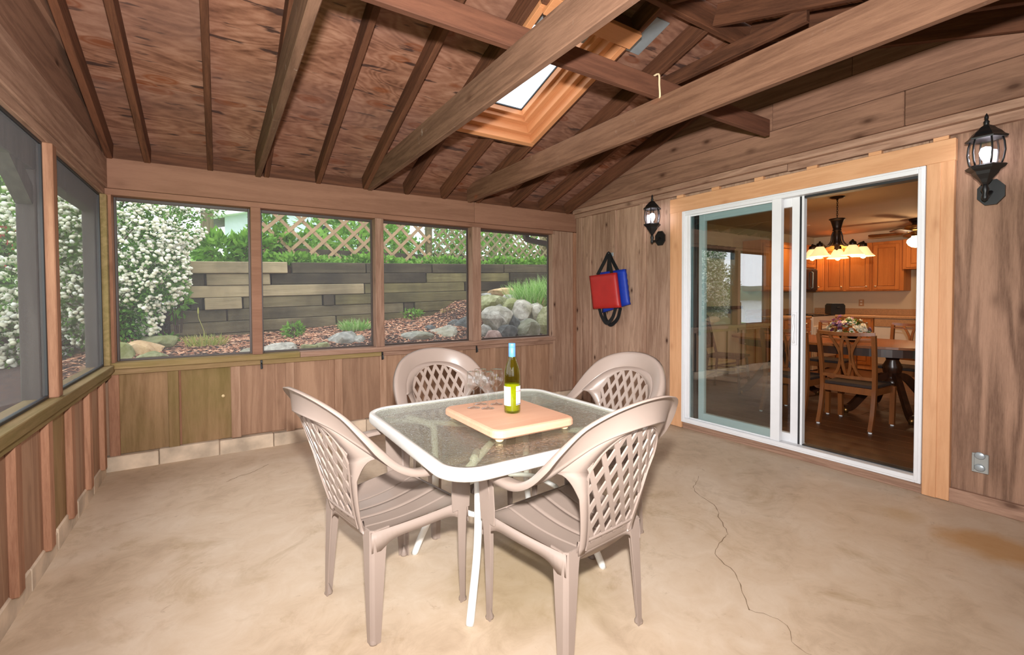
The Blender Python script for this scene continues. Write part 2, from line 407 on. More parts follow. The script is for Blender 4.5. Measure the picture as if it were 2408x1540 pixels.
# ---- back wall
wb = struct('wall_back')
box('board', (-.86, XR), (4.512, 4.53), (.0, .79), 'low', wb, .001)
edges = [-.31, .11, .52, .93, 1.35, 1.76, 2.18, 2.59, 3.01, 3.42]
xs = [XL]+edges
for i in range(len(xs)-1):
    m = 'low_moss' if i in (0, 1) else 'low'
    box('board', (xs[i]+.002, xs[i+1]-.002), (4.488, 4.508), (.112+.006*((i*7) % 3), .735), m, wb, .002)
for i, x in enumerate(edges):
    box('batten', (x-.035, x+.035), (4.456, 4.488), (.098+.01*((i*5) % 3), .717), 'low_moss' if i == 0 else 'low_bat', wb, .004)
box('batten', (XL, -.638), (4.466, 4.488), (.095, .717), 'low_red', wb, .003)
box('batten', (-.285, -.262), (4.480, 4.489), (.12, .715), 'low_red', wb, .003)
box('sill_trim', (XL, 1.33), (4.448, 4.49), (.716, .757), 'sill_moss', wb); box('sill_trim', (1.335, 3.43), (4.448, 4.49), (.716, .757), 'old_x', wb)
box('sill', (XL, .60), (4.42, 4.56), (.760, .806), 'sill_moss', wb); box('sill', (.602, 3.45), (4.42, 4.56), (.760, .806), 'old_x', wb)
box('header_board', (XL, 2.36), (YB, 4.49), (2.096, 2.318), 'header', wb, .004); box('header_board', (2.362, XR-.02), (YB, 4.49), (2.096, 2.318), 'header', wb, .004)
box('header_strip', (XL, 3.44), (4.455, 4.56), (2.048, 2.094), 'header', wb, .003)
box('header_core', (-.9, 4.0), (4.49, 4.60), (2.05, 2.318), 'dark_x', wb)
box('frieze_board', (-.9, 4.0), (4.53, 4.55), (2.318, 2.45), 'dark_x', wb)
for x0, x1 in ((.238, .312), (1.279, 1.360), (2.330, 2.432)):
    box('mullion', (x0, x1), (4.44, 4.56), (.806, 2.048), 'header' if x0 < 1 else 'old_z', wb, .003)
box('corner_post', (XL, -.655), (4.452, 4.56), (.80, 2.05), 'low_red', wb, .003)
box('corner_board', (3.440, 3.765), (4.472, 4.56), (.115, 2.094), 'right', wb, .003)
box('corner_batten', (3.767, 3.83), (4.455, 4.49), (.115, 2.09), 'low_red', wb, .003)
box('batten', (3.432, 3.475), (4.455, 4.474), (.115, 2.05), 'right', wb, .003)
b = MB(); b.lathe([(0, 0), (.012, 0), (.012, .006), (0, .008)], 12); pg = b.out('plug', 'peg', wb, True, (.02, 4.487, .475), (PI/2, 0, 0))
x = -.86
for i in range(13):
    w = .45 if i == 0 else .396
    b = box('curb_block', (x+.004, min(x+w, 3.93)), (4.44+.004*((i*3) % 2), 4.60), (-.01, .108+.005*((i*5) % 3)), 'block', wb, .006); x += w
    if x > 3.9: break
# screens of the back wall, one window each
def window(n, x0, x1, z0, z1):
    w = struct('window_%d' % n)
    fr = .016
    for a, b, c, d in ((x0, x0+fr, z0, z1), (x1-fr, x1, z0, z1)): box('screen_frame', (a, b), (4.545, 4.568), (c, d), 'screenframe', w, .002)
    for c, d in ((z0, z0+fr), (z1-fr*1.6, z1)): box('screen_frame', (x0+fr, x1-fr), (4.545, 4.568), (c, d), 'screenframe', w, .002)
    mk('screen', [(x0, 4.557, z0), (x1, 4.557, z0), (x1, 4.557, z1), (x0, 4.557, z1)], [(0, 1, 2, 3)], 'screen', w); return w
for i, (a, b) in enumerate(((-.655, .238), (.312, 1.279), (1.360, 2.330), (2.432, 3.440))): window(i+1, a, b, .806, 2.048)

# ---- left wall
wl = struct('wall_left')
LY = [YF, -.22, .19, .60, 1.01, 1.42, 1.83, 2.24, 2.60, 3.02, 3.42, 3.83, 4.24, 4.45]
for i in range(len(LY)-1):
    box('board', (-.738, -.715), (LY[i]+.002, LY[i+1]-.002), (.09+.007*((i*5) % 3), .735), 'low_moss' if i == 9 else 'low', wl, .002)
for i, y in enumerate(LY[1:-1]):
    box('batten', (-.715, -.684), (y-.036, y+.036), (.078+.008*((i*5) % 3), .70), 'low_red', wl, .004)
box('board', (-.76, -.74), (YF, 4.53), (0, .79), 'low', wl, .001)
box('sill_trim', (-.75, -.676), (YF, 4.45), (.70, .738), 'sill_moss_y', wl); box('sill', (-.80, -.655), (YF, 4.445), (.740, .792), 'sill_moss_y', wl)
box('header_strip', (-.80, -.688), (YF, 4.45), (2.040, 2.092), 'old_y', wl)
box('header_board', (-.74, -.672), (YF, 1.80), (2.094, 2.315), 'old_y', wl, .006); box('header_board', (-.74, -.672), (1.803, 4.45), (2.094, 2.315), 'old_y', wl, .006)
box('header_core', (-.84, -.74), (YF, 4.6), (2.05, 2.315), 'dark_y', wl)
def gable(parent, x0, x1, rows, mat):
    """horizontal gable boards, cut at both ends to the slope of the roof"""
    for z0, z1 in rows:
        top = lambda z: (z-2.432)/.3188
        a0 = 4.45-max(0, top(z0)); a1 = 4.45-max(0, top(z1)); mid = YR
        if a0 <= mid+.05: continue
        a1 = max(a1, mid+.02); b0 = 2*mid-a0; b1 = 2*mid-a1
        # split each course so that the pieces stay board-like
        cut = mid+.6*math.sin(z0*40)
        for L in ([(a0, z0), (a1, z1), (cut, z1), (cut, z0)], [(cut-.003, z0), (cut-.003, z1), (b1, z1), (b0, z0)]):
            c = Vector((sum(p[0] for p in L)/4, sum(p[1] for p in L)/4)); n = 4
            v = [(x0, p[0]-c.x, p[1]-c.y) for p in L]+[(x1, p[0]-c.x, p[1]-c.y) for p in L]
            v = [(p[0]-(x0+x1)/2, p[1], p[2]) for p in v]
            f = [(0, 1, 2, 3), (7, 6, 5, 4)]+[(i, i+4, (i+1) % 4+4, (i+1) % 4) for i in range(4)]
            mk('gable_board', v, f, mat, parent, ((x0+x1)/2, c.x, c.y))
gable(wl, -.735, -.690, [(2.318, 2.50), (2.693, 2.88), (3.073, 3.26)], 'gable'); gable(wl, -.735, -.712, [(2.503, 2.69), (2.883, 3.07)], 'gable')
for y0, y1 in ((3.115, 3.185), (1.55, 1.62), (.15, .22)):
    box('screen_stop', (-.712, -.672), (y0, y1), (.792, 2.040), 'low_red', wl, .004)
box('screen_stop', (-.712, -.672), (4.395, 4.45), (.792, 2.040), 'sill_moss_y', wl, .004)
for y0, y1 in ((4.38, 4.56), (3.112, 3.20), (1.545, 1.63), (.15, .24)):
    box('outer_post', (-.805, -.735), (y0, y1), (.0, 2.10), 'post_out', wl, .004)
box('outer_beam', (-.805, -.735), (YF, 4.6), (1.90, 2.05), 'post_out', wl, .004)
for (ya, yb) in ((3.11, 2.78), (1.55, 1.2)):                                        # knee brace behind the screen
    v, f = sweep([Vector((-.772, ya+.02, 1.76)), Vector((-.772, yb, 1.97))], [Vector((1, 0, 0))]*2, [Vector((0, .76, .65))]*2, [(-.03, -.045), (.03, -.045), (.03, .045), (-.03, .045)])
    mk('knee_brace', v, f, 'post_out', wl)
y = YF-.2
for i in range(13):
    box('curb_block', (-.86, -.706), (y+.004, min(y+.396, 4.44)), (-.01, .10+.005*((i*5) % 3)), 'block', wl, .006); y += .396
    if y > 4.4: break
for i, (y0, y1) in enumerate(((3.185, 4.395), (1.62, 3.115), (.22, 1.55), (YF, .15))):
    w = struct('window_%d' % (5+i))
    for c, d in ((.792, .806), (2.026, 2.040)): box('screen_frame', (-.728, -.708), (y0, y1), (c, d), 'track', w, .002)
    for c, d in ((y0, y0+.014), (y1-.014, y1)): box('screen_frame', (-.728, -.708), (c, d), (.806, 2.026), 'track', w, .002)
    mk('screen', [(-.718, y0, .792), (-.718, y1, .792), (-.718, y1, 2.04), (-.718, y0, 2.04)], [(0, 1, 2, 3)], 'screen', w)

# ---- right wall (the house wall with the sliding door)
wr = struct('wall_right')
RB = [4.47, 4.22, 3.81, 3.38, 3.0]
for i in range(4): box('board', (3.822, 3.845), (RB[i+1]+.002, RB[i]-.002), (.0, 2.30), 'right', wr, .002)
box('board', (3.822, 3.845), (2.874, 3.0), (.0, 2.30), 'right', wr, .002)
for y, w in ((4.40, .05), (4.22, .042), (3.81, .043), (3.38, .042)): box('batten', (3.798, 3.822), (y-w, y+w), (.0, 2.28), 'right', wr, .004)
box('board', (3.822, 3.845), (1.056, 2.872), (2.10, 2.30), 'right', wr, .002)
box('board', (3.822, 3.845), (.30, 1.054), (.0, 2.30), 'plain_ply', wr, .002); box('board', (3.822, 3.845), (-.57, .297), (.0, 2.30), 'plain_ply', wr, .002)
box('board', (3.80, 3.822), (-.2, .60), (.09, 2.28), 'right', wr, .003)
bs = box('baseboard_right', (3.79, 3.822), (-.57, .928), (.0, .088), 'old_y', None, .004); tag(bs, None, None, None, 'structure')
box('house_core', (3.846, 3.93), (2.874, 4.9), (-.1, 2.6), 'dark_z', wr); box('house_core', (3.846, 3.93), (-.7, 1.054), (-.1, 2.6), 'dark_z', wr); box('house_core', (3.846, 3.93), (1.054, 2.874), (2.10, 2.6), 'dark_z', wr)
box('header_board', (3.775, 3.82), (1.90, 4.46), (2.262, 2.312), 'old_y', wr, .004); box('header_board', (3.775, 3.82), (-.57, 1.897), (2.256, 2.312), 'old_y', wr, .004)
box('gable_board', (3.72, 3.775), (1.155, 4.449), (2.365, 2.588), 'gable', wr, .006); box('gable_board', (3.72, 3.775), (-.57, 1.152), (2.365, 2.588), 'gable', wr, .006)
box('soffit_board', (3.74, 3.80), (-.57, 4.449), (2.313, 2.364), 'old_y', wr, .003)
gable(wr, 3.725, 3.765, [(2.590, 2.80), (2.803, 3.01), (3.013, 3.25)], 'gable')
box('house_wall_sheet', (3.775, 3.80), (-.57, 4.449), (2.364, 3.3), 'dark_y', wr, .001)

# ---- front wall behind the camera: low boards, posts, one open bay, the others closed to cut ambient light
wf = struct('wall_front')
x = XL
while x < XR-.05:
    box('board', (x+.002, min(x+.41, XR)-.002), (-.62, -.60), (.1, .735), 'low', wf, .002); box('batten', (x-.035+.41, x+.035+.41), (-.60, -.58), (.1, .71), 'low', wf, .003); x += .41
box('sill', (XL, XR), (-.66, -.55), (.74, .79), 'old_x', wf); box('header_board', (XL, XR), (-.62, -.57), (2.04, 2.318), 'header', wf)
box('board', (1.0, XR), (-.64, -.62), (.0, 2.05), 'low', wf, .002)  # added unseen panel, closes the right-hand bays to hold back daylight
for x0 in (XL, .90, 2.28, XR-.09): box('mullion', (x0, x0+.09), (-.66, -.56), (.79, 2.04), 'old_z', wf)
box('curb', (-.86, 3.93), (-.76, -.59), (-.01, .11), 'block', wf)
box('frieze_board', (-.9, 4.0), (-.66, -.64), (2.318, 2.45), 'dark_x', wf)

# ---- ceiling: sheets of plywood on rafters, a ridge, ceiling joists and one long tie
ce = struct('ceiling')
SL = math.atan(.3188); CS, SN = math.cos(SL), math.sin(SL)
RO = Vector((0, 4.45, 2.31))
def rbox(name, x, v, w, mat, parent=None, bev=.003, side=1):
    """box on the roof slope: x across, v up the slope from the back wall plate, w square to the slope"""
    h = [(r[1]-r[0])/2 for r in (x, v, w)]; c = [(r[1]+r[0])/2 for r in (x, v, w)]
    p, f = chamfer_box(*h, bev)
    loc = RO+Vector((c[0], -c[1]*CS-c[2]*-SN, c[1]*SN+c[2]*CS)) if side > 0 else None
    if side > 0: loc = RO+Vector((c[0], -c[1]*CS+c[2]*SN, c[1]*SN+c[2]*CS)); rx = -SL
    else: loc = Vector((c[0], 2*YR-(RO.y-c[1]*CS+c[2]*SN), RO.z+c[1]*SN+c[2]*CS)); rx = SL
    return mk(name, p, f, mat, parent, loc, (rx, 0, 0))
VR = (4.45-YR)/CS
RX = [-.66, -.438, -.038, .362, .776, 1.195, 1.60, 2.0, 2.40, 2.86, 3.27, 3.66]
SKX0, SKX1, SKV0, SKV1 = 1.625, 2.385, 1.095, 2.345
for i, x in enumerate(RX):
    if i == 7:
        rbox('rafter', (x-.02, x+.02), (-.02, SKV0-.04), (0, .135), 'dark_y', ce); rbox('rafter', (x-.02, x+.02), (SKV1+.04, VR-.02), (0, .135), 'dark_y', ce)
    else: rbox('rafter', (x-.02, x+.02), (-.02, VR-.02), (0, .135), 'dark_y', ce)
    rbox('rafter', (x-.02, x+.02), (-.02, VR-.02), (0, .135), 'dark_y', ce, side=-1)
box('ridge_board', (-.72, 3.72), (YR-.02, YR+.02), (3.085, 3.27), 'dark_x', ce)
W0, W1 = .137, .150
for (xa, xb) in ((-.95, -.038), (-.036, 1.60), (2.40, 3.27), (3.272, 4.0)):
    for (va, vb) in ((-.5, .72), (.722, 1.94), (1.942, VR+.02)): rbox('plywood_sheet', (xa, xb), (va, vb), (W0, W1), 'ply', ce, .001)
rbox('plywood_sheet', (1.602, 2.398), (-.5, .72), (W0, W1), 'ply', ce, .001); rbox('plywood_sheet', (1.602, 2.398), (.722, SKV0), (W0, W1), 'ply', ce, .001)
rbox('plywood_sheet', (1.602, 2.398), (SKV1, VR+.02), (W0, W1), 'ply', ce, .001)
for (xa, xb) in ((-.95, 1.195), (1.197, 2.86), (2.862, 4.0)):
    for (va, vb) in ((-.5, .72), (.722, 1.94), (1.942, VR+.02)): rbox('plywood_sheet', (xa, xb), (va, vb), (W0, W1), 'ply', ce, .001, side=-1)
for v0 in (SKV0-.04, SKV1): rbox('skylight_header', (1.62, 2.38), (v0, v0+.038), (-.03 if v0 > 2 else 0, .135), 'dark_x', ce)
for i, x in enumerate((.30, 1.235, 2.30)): box('ceiling_joist', (x-.021, x+.021), (YF, 4.47), (2.304, 2.494), 'joist_clean' if i == 2 else 'joist', ce, .004)
box('tie_beam', (-.71, 3.55), (1.912, 1.952), (2.497, 2.618), 'purlin', ce, .004)
for x in (1.235, 2.86): pass
tag(rbox('metal_patch', (2.54, 2.685), (2.16, 2.46), (.128, .1365), 'greymetal', ce, .001), 'shiny galvanised metal patch')
# short struts from the ridge down to the far joists, seen above the door side
for x in (2.86, 3.27): box('collar_tie', (x+.021, x+.06), (1.35, 2.54), (2.86, 2.95), 'dark_y', ce, .003)
t = thing('tie_cord', 'pale loop of cord tied round the long roof tie beam beside a joist', 'cord', (2.27, 1.90, 2.62))
P = [(0, .055, .004), (0, -.005, .004), (-.002, -.012, -.06), (.004, -.012, -.128), (.03, .02, -.130)]
v, f = tube(catmull(P, 4), .006, 6); mk('cord_loop', v, f, 'rope', t, smooth=True)

# ---- skylight
sk = struct('window_9')
sk['label'] = 'cedar framed skylight between the rafters'
def ring(x0, x1, v0, v1, w, wd, name, mat, parent):
    rbox(name, (x0, x1), (v0, v0+wd), w, mat.replace('?', 'x'), parent); rbox(name, (x0, x1), (v1-wd, v1), w, mat.replace('?', 'x'), parent)
    rbox(name, (x0, x0+wd), (v0+wd, v1-wd), w, mat.replace('?', 'y'), parent); rbox(name, (x1-wd, x1), (v0+wd, v1-wd), w, mat.replace('?', 'y'), parent)
ring(1.635, 2.40, 1.085, 2.36, (-.012, .075), .045, 'lining_board', 'sky_?', sk)
ring(1.675, 2.355, 1.125, 2.32, (.055, .145), .045, 'lining_board', 'sky_?', sk)
ring(1.715, 2.312, 1.165, 2.28, (.125, .205), .050, 'sash', 'sky_?', sk)
ring(1.755, 2.268, 1.205, 2.24, (.165, .235), .035, 'sash', 'sky_?', sk)
ring(1.786, 2.238, 1.236, 2.21, (.215, .232), .010, 'gasket', 'black', sk)
rbox('pane', (1.785, 2.24), (1.235, 2.212), (.224, .230), 'skyglass', sk, .001)
ring(1.60, 2.42, 1.05, 2.39, (.152, .26), .12, 'kerb', 'dark_?', sk)
rbox('blind_box', (1.79, 2.235), (2.06, 2.16), (.150, .215), 'greymetal', sk, .02)
rbox('head_board', (1.66, 2.39), (2.30, 2.42), (-.05, -.012), 'sky_x', sk)

# ---- cedar casing round the door
tr = struct('trim_1', 'new pale cedar casing round the sliding door')
box('casing_board', (3.782, 3.822), (2.872, 3.012), (.005, 2.232), 'cedar_z', tr, .003); box('casing_board', (3.782, 3.822), (.924, 1.056), (.005, 2.10), 'cedar_z', tr, .003)
box('casing_board', (3.780, 3.822), (.920, 3.014), (2.098, 2.234), 'cedar_y', tr, .003)
box('casing_strip', (3.776, 3.784), (.985, 1.052), (.005, 2.098), 'cedar_z', tr, .002)
for y in (2.90, 2.525, 2.13, 1.725, 1.33, .99): box('spacer_block', (3.784, 3.822), (y-.037, y+.037), (2.235, 2.266), 'cedar_y', tr, .002)
box('threshold_board', (3.80, 3.93), (1.058, 2.870), (.0, .064), 'old_y', tr, .003)

# ---- sliding door
dr = struct('door_1', 'white framed sliding glass door, its sash slid open to the left')
def yzframe(parent, name, x, y0, y1, z0, z1, wy, wz, mat):
    box(name, x, (y0, y0+wy), (z0, z1), mat, parent); box(name, x, (y1-wy, y1), (z0, z1), mat, parent)
    box(name, x, (y0+wy, y1-wy), (z0, z0+wz), mat, parent); box(name, x, (y0+wy, y1-wy), (z1-wz, z1), mat, parent)
yzframe(dr, 'frame', (3.775, 3.93), 1.058, 2.870, .066, 2.097, .030, .042, 'white')
yzframe(dr, 'frame_lip', (3.770, 3.80), 1.072, 2.856, .080, 2.083, .022, .030, 'white')
box('fixed_stile', (3.782, 3.83), (1.945, 2.018), (.11, 2.056), 'white', dr)
box('fixed_stile', (3.790, 3.825), (2.795, 2.838), (.11, 2.056), 'white', dr); 
box('glass_bead', (3.80, 3.812), (2.018, 2.795), (.108, .120), 'white', dr); box('glass_bead', (3.80, 3.812), (2.018, 2.795), (2.04, 2.056), 'white', dr)
mk('pane', [(3.805, 2.018, .115), (3.805, 2.80, .115), (3.805, 2.80, 2.05), (3.805, 2.018, 2.05)], [(0, 1, 2, 3)], 'doorglass', dr)
sash = empty('sliding_sash', (0, 0, 0), (0, 0, 0), dr)
yzframe(sash, 'stile', (3.850, 3.895), 1.838, 2.735, .10, 2.062, .058, .075, 'white')
box('sash_edge', (3.848, 3.897), (1.824, 1.838), (.10, 2.062), 'track', sash); box('sash_edge', (3.848, 3.897), (1.806, 1.823), (.10, 2.062), 'white', sash)
mk('sash_pane', [(3.872, 1.89, .17), (3.872, 2.69, .17), (3.872, 2.69, 1.99), (3.872, 1.89, 1.99)], [(0, 1, 2, 3)], 'doorglass2', sash)
box('side_track', (3.835, 3.90), (2.745, 2.775), (.11, 2.05), 'track', dr); box('side_track', (3.835, 3.90), (2.79, 2.83), (.11, 2.05), 'greymetal', dr)
box('floor_track', (3.84, 3.90), (1.09, 1.80), (.108, .116), 'track', dr, .001); box('head_track', (3.84, 3.92), (1.09, 1.80), (2.036, 2.054), 'track', dr, .001)
h = MB(); HP = [(3.846, 1.866, 1.13), (3.826, 1.866, 1.12), (3.818, 1.866, 1.07), (3.822, 1.862, 1.03), (3.818, 1.866, .98), (3.826, 1.866, .92), (3.846, 1.866, .91)]
h.tube(catmull(HP, 4), .009, 8); h.box((3.838, 3.850), (1.848, 1.884), (.89, 1.15)); h.out('handle', 'white', sash)

# ---- small black latches on the sill, one below each mullion
for x in (.30, 1.335, 2.37):
    t = thing('sill_latch', 'small black turn latch on the back sill below the %s mullion' % {.30: 'first', 1.335: 'middle', 2.37: 'third'}[x], 'latch', (x, 4.446, .725))
    b = MB(); b.box((-.008, .008), (-.010, -.001), (-.045, .03)); b.out('plate', 'black', t)
    b = MB(); b.tube([(0, -.010, .005), (0, -.026, .0), (.004, -.030, -.035)], .005, 6); b.out('lever', 'black', t)
# ================================================================== LANTERNS, OUTLETS, CUSHIONS
def lantern(label, y, z, power):
    """carriage lantern on the right wall: root at the wall plate, arm reaching into the room (-x)"""
    t = thing('wall_lantern', label, 'lantern', (3.795, y, z))
    hexp = lambda r, n=8: [(r*math.cos(2*PI*(k+.5)/n), r*math.sin(2*PI*(k+.5)/n)) for k in range(n)]
    b = MB(); v, f = prism([(a*1.25, c) for a, c in hexp(.062)], 0, .018); b.add([(-p[2], p[1], p[0]) for p in v], [q[::-1] for q in f]); b.out('wall_plate', 'black', t)
    b = MB(); b.tube(catmull([(-.018, 0, 0), (-.06, 0, -.02), (-.10, 0, -.035), (-.125, 0, -.03), (-.13, 0, .02)], 5), .011, 8); b.lathe([(0, -.065), (.012, -.055), (.016, -.04), (.010, -.02), (.018, .0), (.012, .02), (.012, .04)], 10, (-.13, 0, 0)); b.out('arm', 'black', t, True)
    n = 6
    def hexl(prof, o):
        v, f = lathe(prof, n); R = Matrix.Rotation(PI/6, 3, 'Z'); return [R @ Vector(p)+Vector(o) for p in v], f
    o = (-.13, 0, .03); b = MB(); b.add(*hexl([(.012, 0), (.022, .012), (.032, .03), (.052, .055), (.060, .072), (.078, .084), (.088, .098), (.080, .104), (.060, .100), (0, .100)], o)); b.out('lower_cup', 'black', t)
    z0, z1 = .130, .285
    prof = [(.058, z0), (.068, z0+.035), (.074, (z0+z1)/2), (.070, z1-.03), (.062, z1)]
    v, f = hexl(prof, (-.13, 0, 0)); f = [q for q in f if len(q) == 4]; mk('pane_ring', v, f, 'lampglass', t)
    for k in range(n):
        a = 2*PI*k/n+PI/6; P = [Vector((-.13+(r+.003)*math.cos(a), (r+.003)*math.sin(a), z)) for r, z in prof]; v, f = tube(P, .0045, 5); mk('cage_bar', v, f, 'black', t, smooth=True)
    b = MB(); b.add(*hexl([(0, .282), (.064, .282), (.088, .280), (.090, .288), (.074, .300), (.062, .318), (.045, .334), (.030, .352), (.014, .362), (0, .364)], (-.13, 0, 0))); b.out('roof_cap', 'black', t)
    b = MB(); b.lathe([(.014, .360), (.010, .372), (.014, .380), (.006, .392), (.010, .404), (.006, .418), (0, .43)], 10, (-.13, 0, 0)); b.out('finial', 'black', t, True)
    b = MB(); b.lathe([(.012, .13), (.013, .165)], 8, (-.13, 0, 0)); b.out('lamp_holder', 'white', t, True)
    b = MB(); b.lathe([(0, .165), (.016, .170), (.026, .195), (.028, .212), (.020, .235), (0, .243)], 12, (-.13, 0, 0)); b.out('bulb', 'bulb_cool', t, True)
    l = light('lantern_lamp', 'POINT', (3.795-.13, y, z+.205), power, (1, .96, 1), .03); return t
lantern('black carriage wall lantern right of the sliding door near the picture edge', .765, 1.872, 8)
lantern('black carriage wall lantern left of the sliding door beside the boat cushions', 3.135, 1.872, 8)

def outlet(label, y, z, s=1.0):
    t = thing('outlet_cover', label, 'outlet', (3.800, y, z))
    b = MB(); b.box((-.012, .0), (-.036*s, .036*s), (-.057*s, .057*s), .004); b.out('plate', 'outlet', t)
    for dz in (-.026, .046):
        v, f = lathe([(.020, 0), (.022, .006), (.018, .009), (0, .010)], 14); b = MB(); b.add([(-p[2]-.012, p[0]*1.1, p[1]+dz*s) for p in v], [q[::-1] for q in f]); b.out('flap_cover', 'greymetal', t, True)
    b = MB(); b.box((-.017, -.012), (.024*s, .034*s), (-.045, .045)); b.out('hinge', 'outlet', t)
outlet('grey weatherproof double outlet low on the wall right of the door casing', .79, .28)
outlet('grey outlet cover half hidden behind the far right chair back', 3.115, .295)

hk = thing('wall_hook', 'small metal hook on the batten holding two boat cushions', 'hook', (3.798, 3.822, 1.765))
b = MB(); b.box((-.004, 0), (-.02, .02), (-.02, .022)); b.out('plate', 'greymetal', hk)
b = MB(); b.tube(catmull([(-.003, 0, .005), (-.03, 0, -.004), (-.05, 0, .0), (-.054, 0, .016)], 4), .004, 6); b.out('prong', 'greymetal', hk, True)
def cushion(name, label, mat, corners, x0, x1, quilt):
    """square boat cushion hanging against the wall; corners in (y, z): tl, tr, br, bl"""
    c = Vector((sum(p[0] for p in corners)/4, sum(p[1] for p in corners)/4)); n = 12
    t = thing(name, label, 'cushion', ((x0+x1)/2, c.x, c.y)); h = (x1-x0)/2
    tl, tr, br, bl = [Vector(p)-c for p in corners]; v = []; f = []
    for s in (-1, 1):
        for j in range(n+1):
            for i in range(n+1):
                a, bb = i/n, j/n; p = (tl*(1-a)+tr*a)*(1-bb)+(bl*(1-a)+br*a)*bb
                e = min(a, 1-a, bb, 1-bb); d = h*(.62+.38*min(1, e/.10)**.5)
                if quilt: d += .004*math.sin((a+bb*1.5)*26)
                v.append((s*d, p.x, p.y))
    m = (n+1)**2
    for s in (0, 1):
        for j in range(n):
            for i in range(n):
                q = (s*m+j*(n+1)+i, s*m+j*(n+1)+i+1, s*m+(j+1)*(n+1)+i+1, s*m+(j+1)*(n+1)+i); f.append(q if s == 0 else q[::-1])
    per = [i for i in range(n+1)]+[j*(n+1)+n for j in range(1, n+1)]+[n*(n+1)+i for i in range(n-1, -1, -1)]+[j*(n+1) for j in range(n-1, 0, -1)]
    for a, bb in zip(per, per[1:]+per[:1]): f.append((a, a+m, bb+m, bb))
    mk('pad', v, f, mat, t, smooth=True); return t, c
def strap(parent, pts, w=.02):
    P = catmull(pts, 6); T = tangents(P); O = [Vector((0, 0, 0))]*len(P); L = []
    for i, d in enumerate(T): l = d.cross(Vector((1, 0, 0))); l = l.normalized() if l.length > .05 else Vector((0, 1, 0)); L.append(l); O[i] = l.cross(d).normalized()
    v, f = sweep(P, O, L, [(-.002, -w/2), (.002, -w/2), (.002, w/2), (-.002, w/2)]); return mk('strap', v, f, 'black_strap', parent)
t, c = cushion('boat_cushion', 'blue nylon boat cushion hanging behind the red one on the wall', 'blue', [(3.99, 1.565), (3.59, 1.585), (3.525, 1.20), (3.93, 1.10)], 3.735, 3.792, True)
W = Vector((3.7635, c.x, c.y)); strap(t, [Vector(p)-W for p in ((3.765, 3.70, 1.57), (3.755, 3.78, 1.70), (3.75, 3.822, 1.772), (3.755, 3.83, 1.70), (3.765, 3.86, 1.56))], .044)
strap(t, [Vector(p)-W for p in ((3.765, 3.92, 1.12), (3.76, 3.88, 1.02), (3.755, 3.80, .965), (3.76, 3.70, 1.04), (3.765, 3.66, 1.16))], .044)
t, c = cushion('boat_cushion', 'red vinyl boat cushion hanging by black straps on the wall', 'red', [(4.075, 1.530), (3.66, 1.548), (3.595, 1.165), (4.01, 1.142)], 3.665, 3.728, False)
W = Vector((3.6965, c.x, c.y)); strap(t, [Vector(p)-W for p in ((3.70, 3.96, 1.535), (3.72, 3.87, 1.68), (3.745, 3.825, 1.776), (3.725, 3.79, 1.68), (3.70, 3.73, 1.545))], .046)
strap(t, [Vector(p)-W for p in ((3.70, 3.93, 1.15), (3.71, 3.90, 1.06), (3.71, 3.82, .985), (3.70, 3.72, 1.05), (3.70, 3.67, 1.16))], .042)

# ================================================================== PATIO TABLE
TX, TY, TZ = 1.155, 1.875, .700
tb = thing('patio_table', 'square white metal patio table with rippled glass top', 'table', (TX, TY, 0))
HX, HY, RC = .530, .525, .135
P = [Vector((x, y, TZ)) for x, y in rrect(HX, HY, RC, 8)]; n = len(P)
sec = [(0, .004), (-.012, 0), (-.030, -.002), (-.030, -.008), (-.014, -.012), (-.010, -.042), (.002, -.044), (.008, -.036), (.009, -.010), (.006, .001)]
v = []; f = []
for i, p in enumerate(P):
    d = (P[(i+1) % n]-P[i-1]).normalized(); o = Vector((d.y, -d.x, 0))
    for a, bb in sec: v.append(p+o*a+Vector((0, 0, bb)))
m = len(sec)
for i in range(n):
    for k in range(m): f.append((i*m+k, i*m+(k+1) % m, ((i+1) % n)*m+(k+1) % m, ((i+1) % n)*m+k))
mk('rim', v, f, 'tabwhite', tb, smooth=True)
v, f = prism(rrect(HX-.012, HY-.012, RC-.01, 8), TZ-.007, TZ-.001); mk('glass_top', v, f, 'tableglass', tb)
for sx, sy in ((1, 1), (1, -1)):
    b = MB(); b.tube([(-sx*.46, -sy*.45, TZ-.046), (sx*.46, sy*.45, TZ-.046)], .014, 8); b.out('cross_bar', 'tabwhite', tb, True)
for sx in (-1, 1):
    for sy in (-1, 1):
        b = MB(); b.tube(catmull([(sx*.36, sy*.36, TZ-.03), (sx*.285, sy*.245, TZ-.05), (sx*.272, sy*.225, .60), (sx*.270, sy*.222, .36), (sx*.285, sy*.235, .22), (sx*.325, sy*.275, .09), (sx*.352, sy*.300, .0)], 5), .0165, 10); b.out('leg', 'tabwhite', tb, True)
for zz, rr in ((.33, .21),):
    P = [(rr*1.28*math.cos(2*PI*k/40), rr*1.06*math.sin(2*PI*k/40), zz) for k in range(41)]
    P = [((.25 if abs(x) > .25 else abs(x))*(1 if x > 0 else -1), y, z) for x, y, z in P]; b = MB(); b.tube(P, .012, 8, False); b.out('stretcher_ring', 'tabwhite', tb, True)

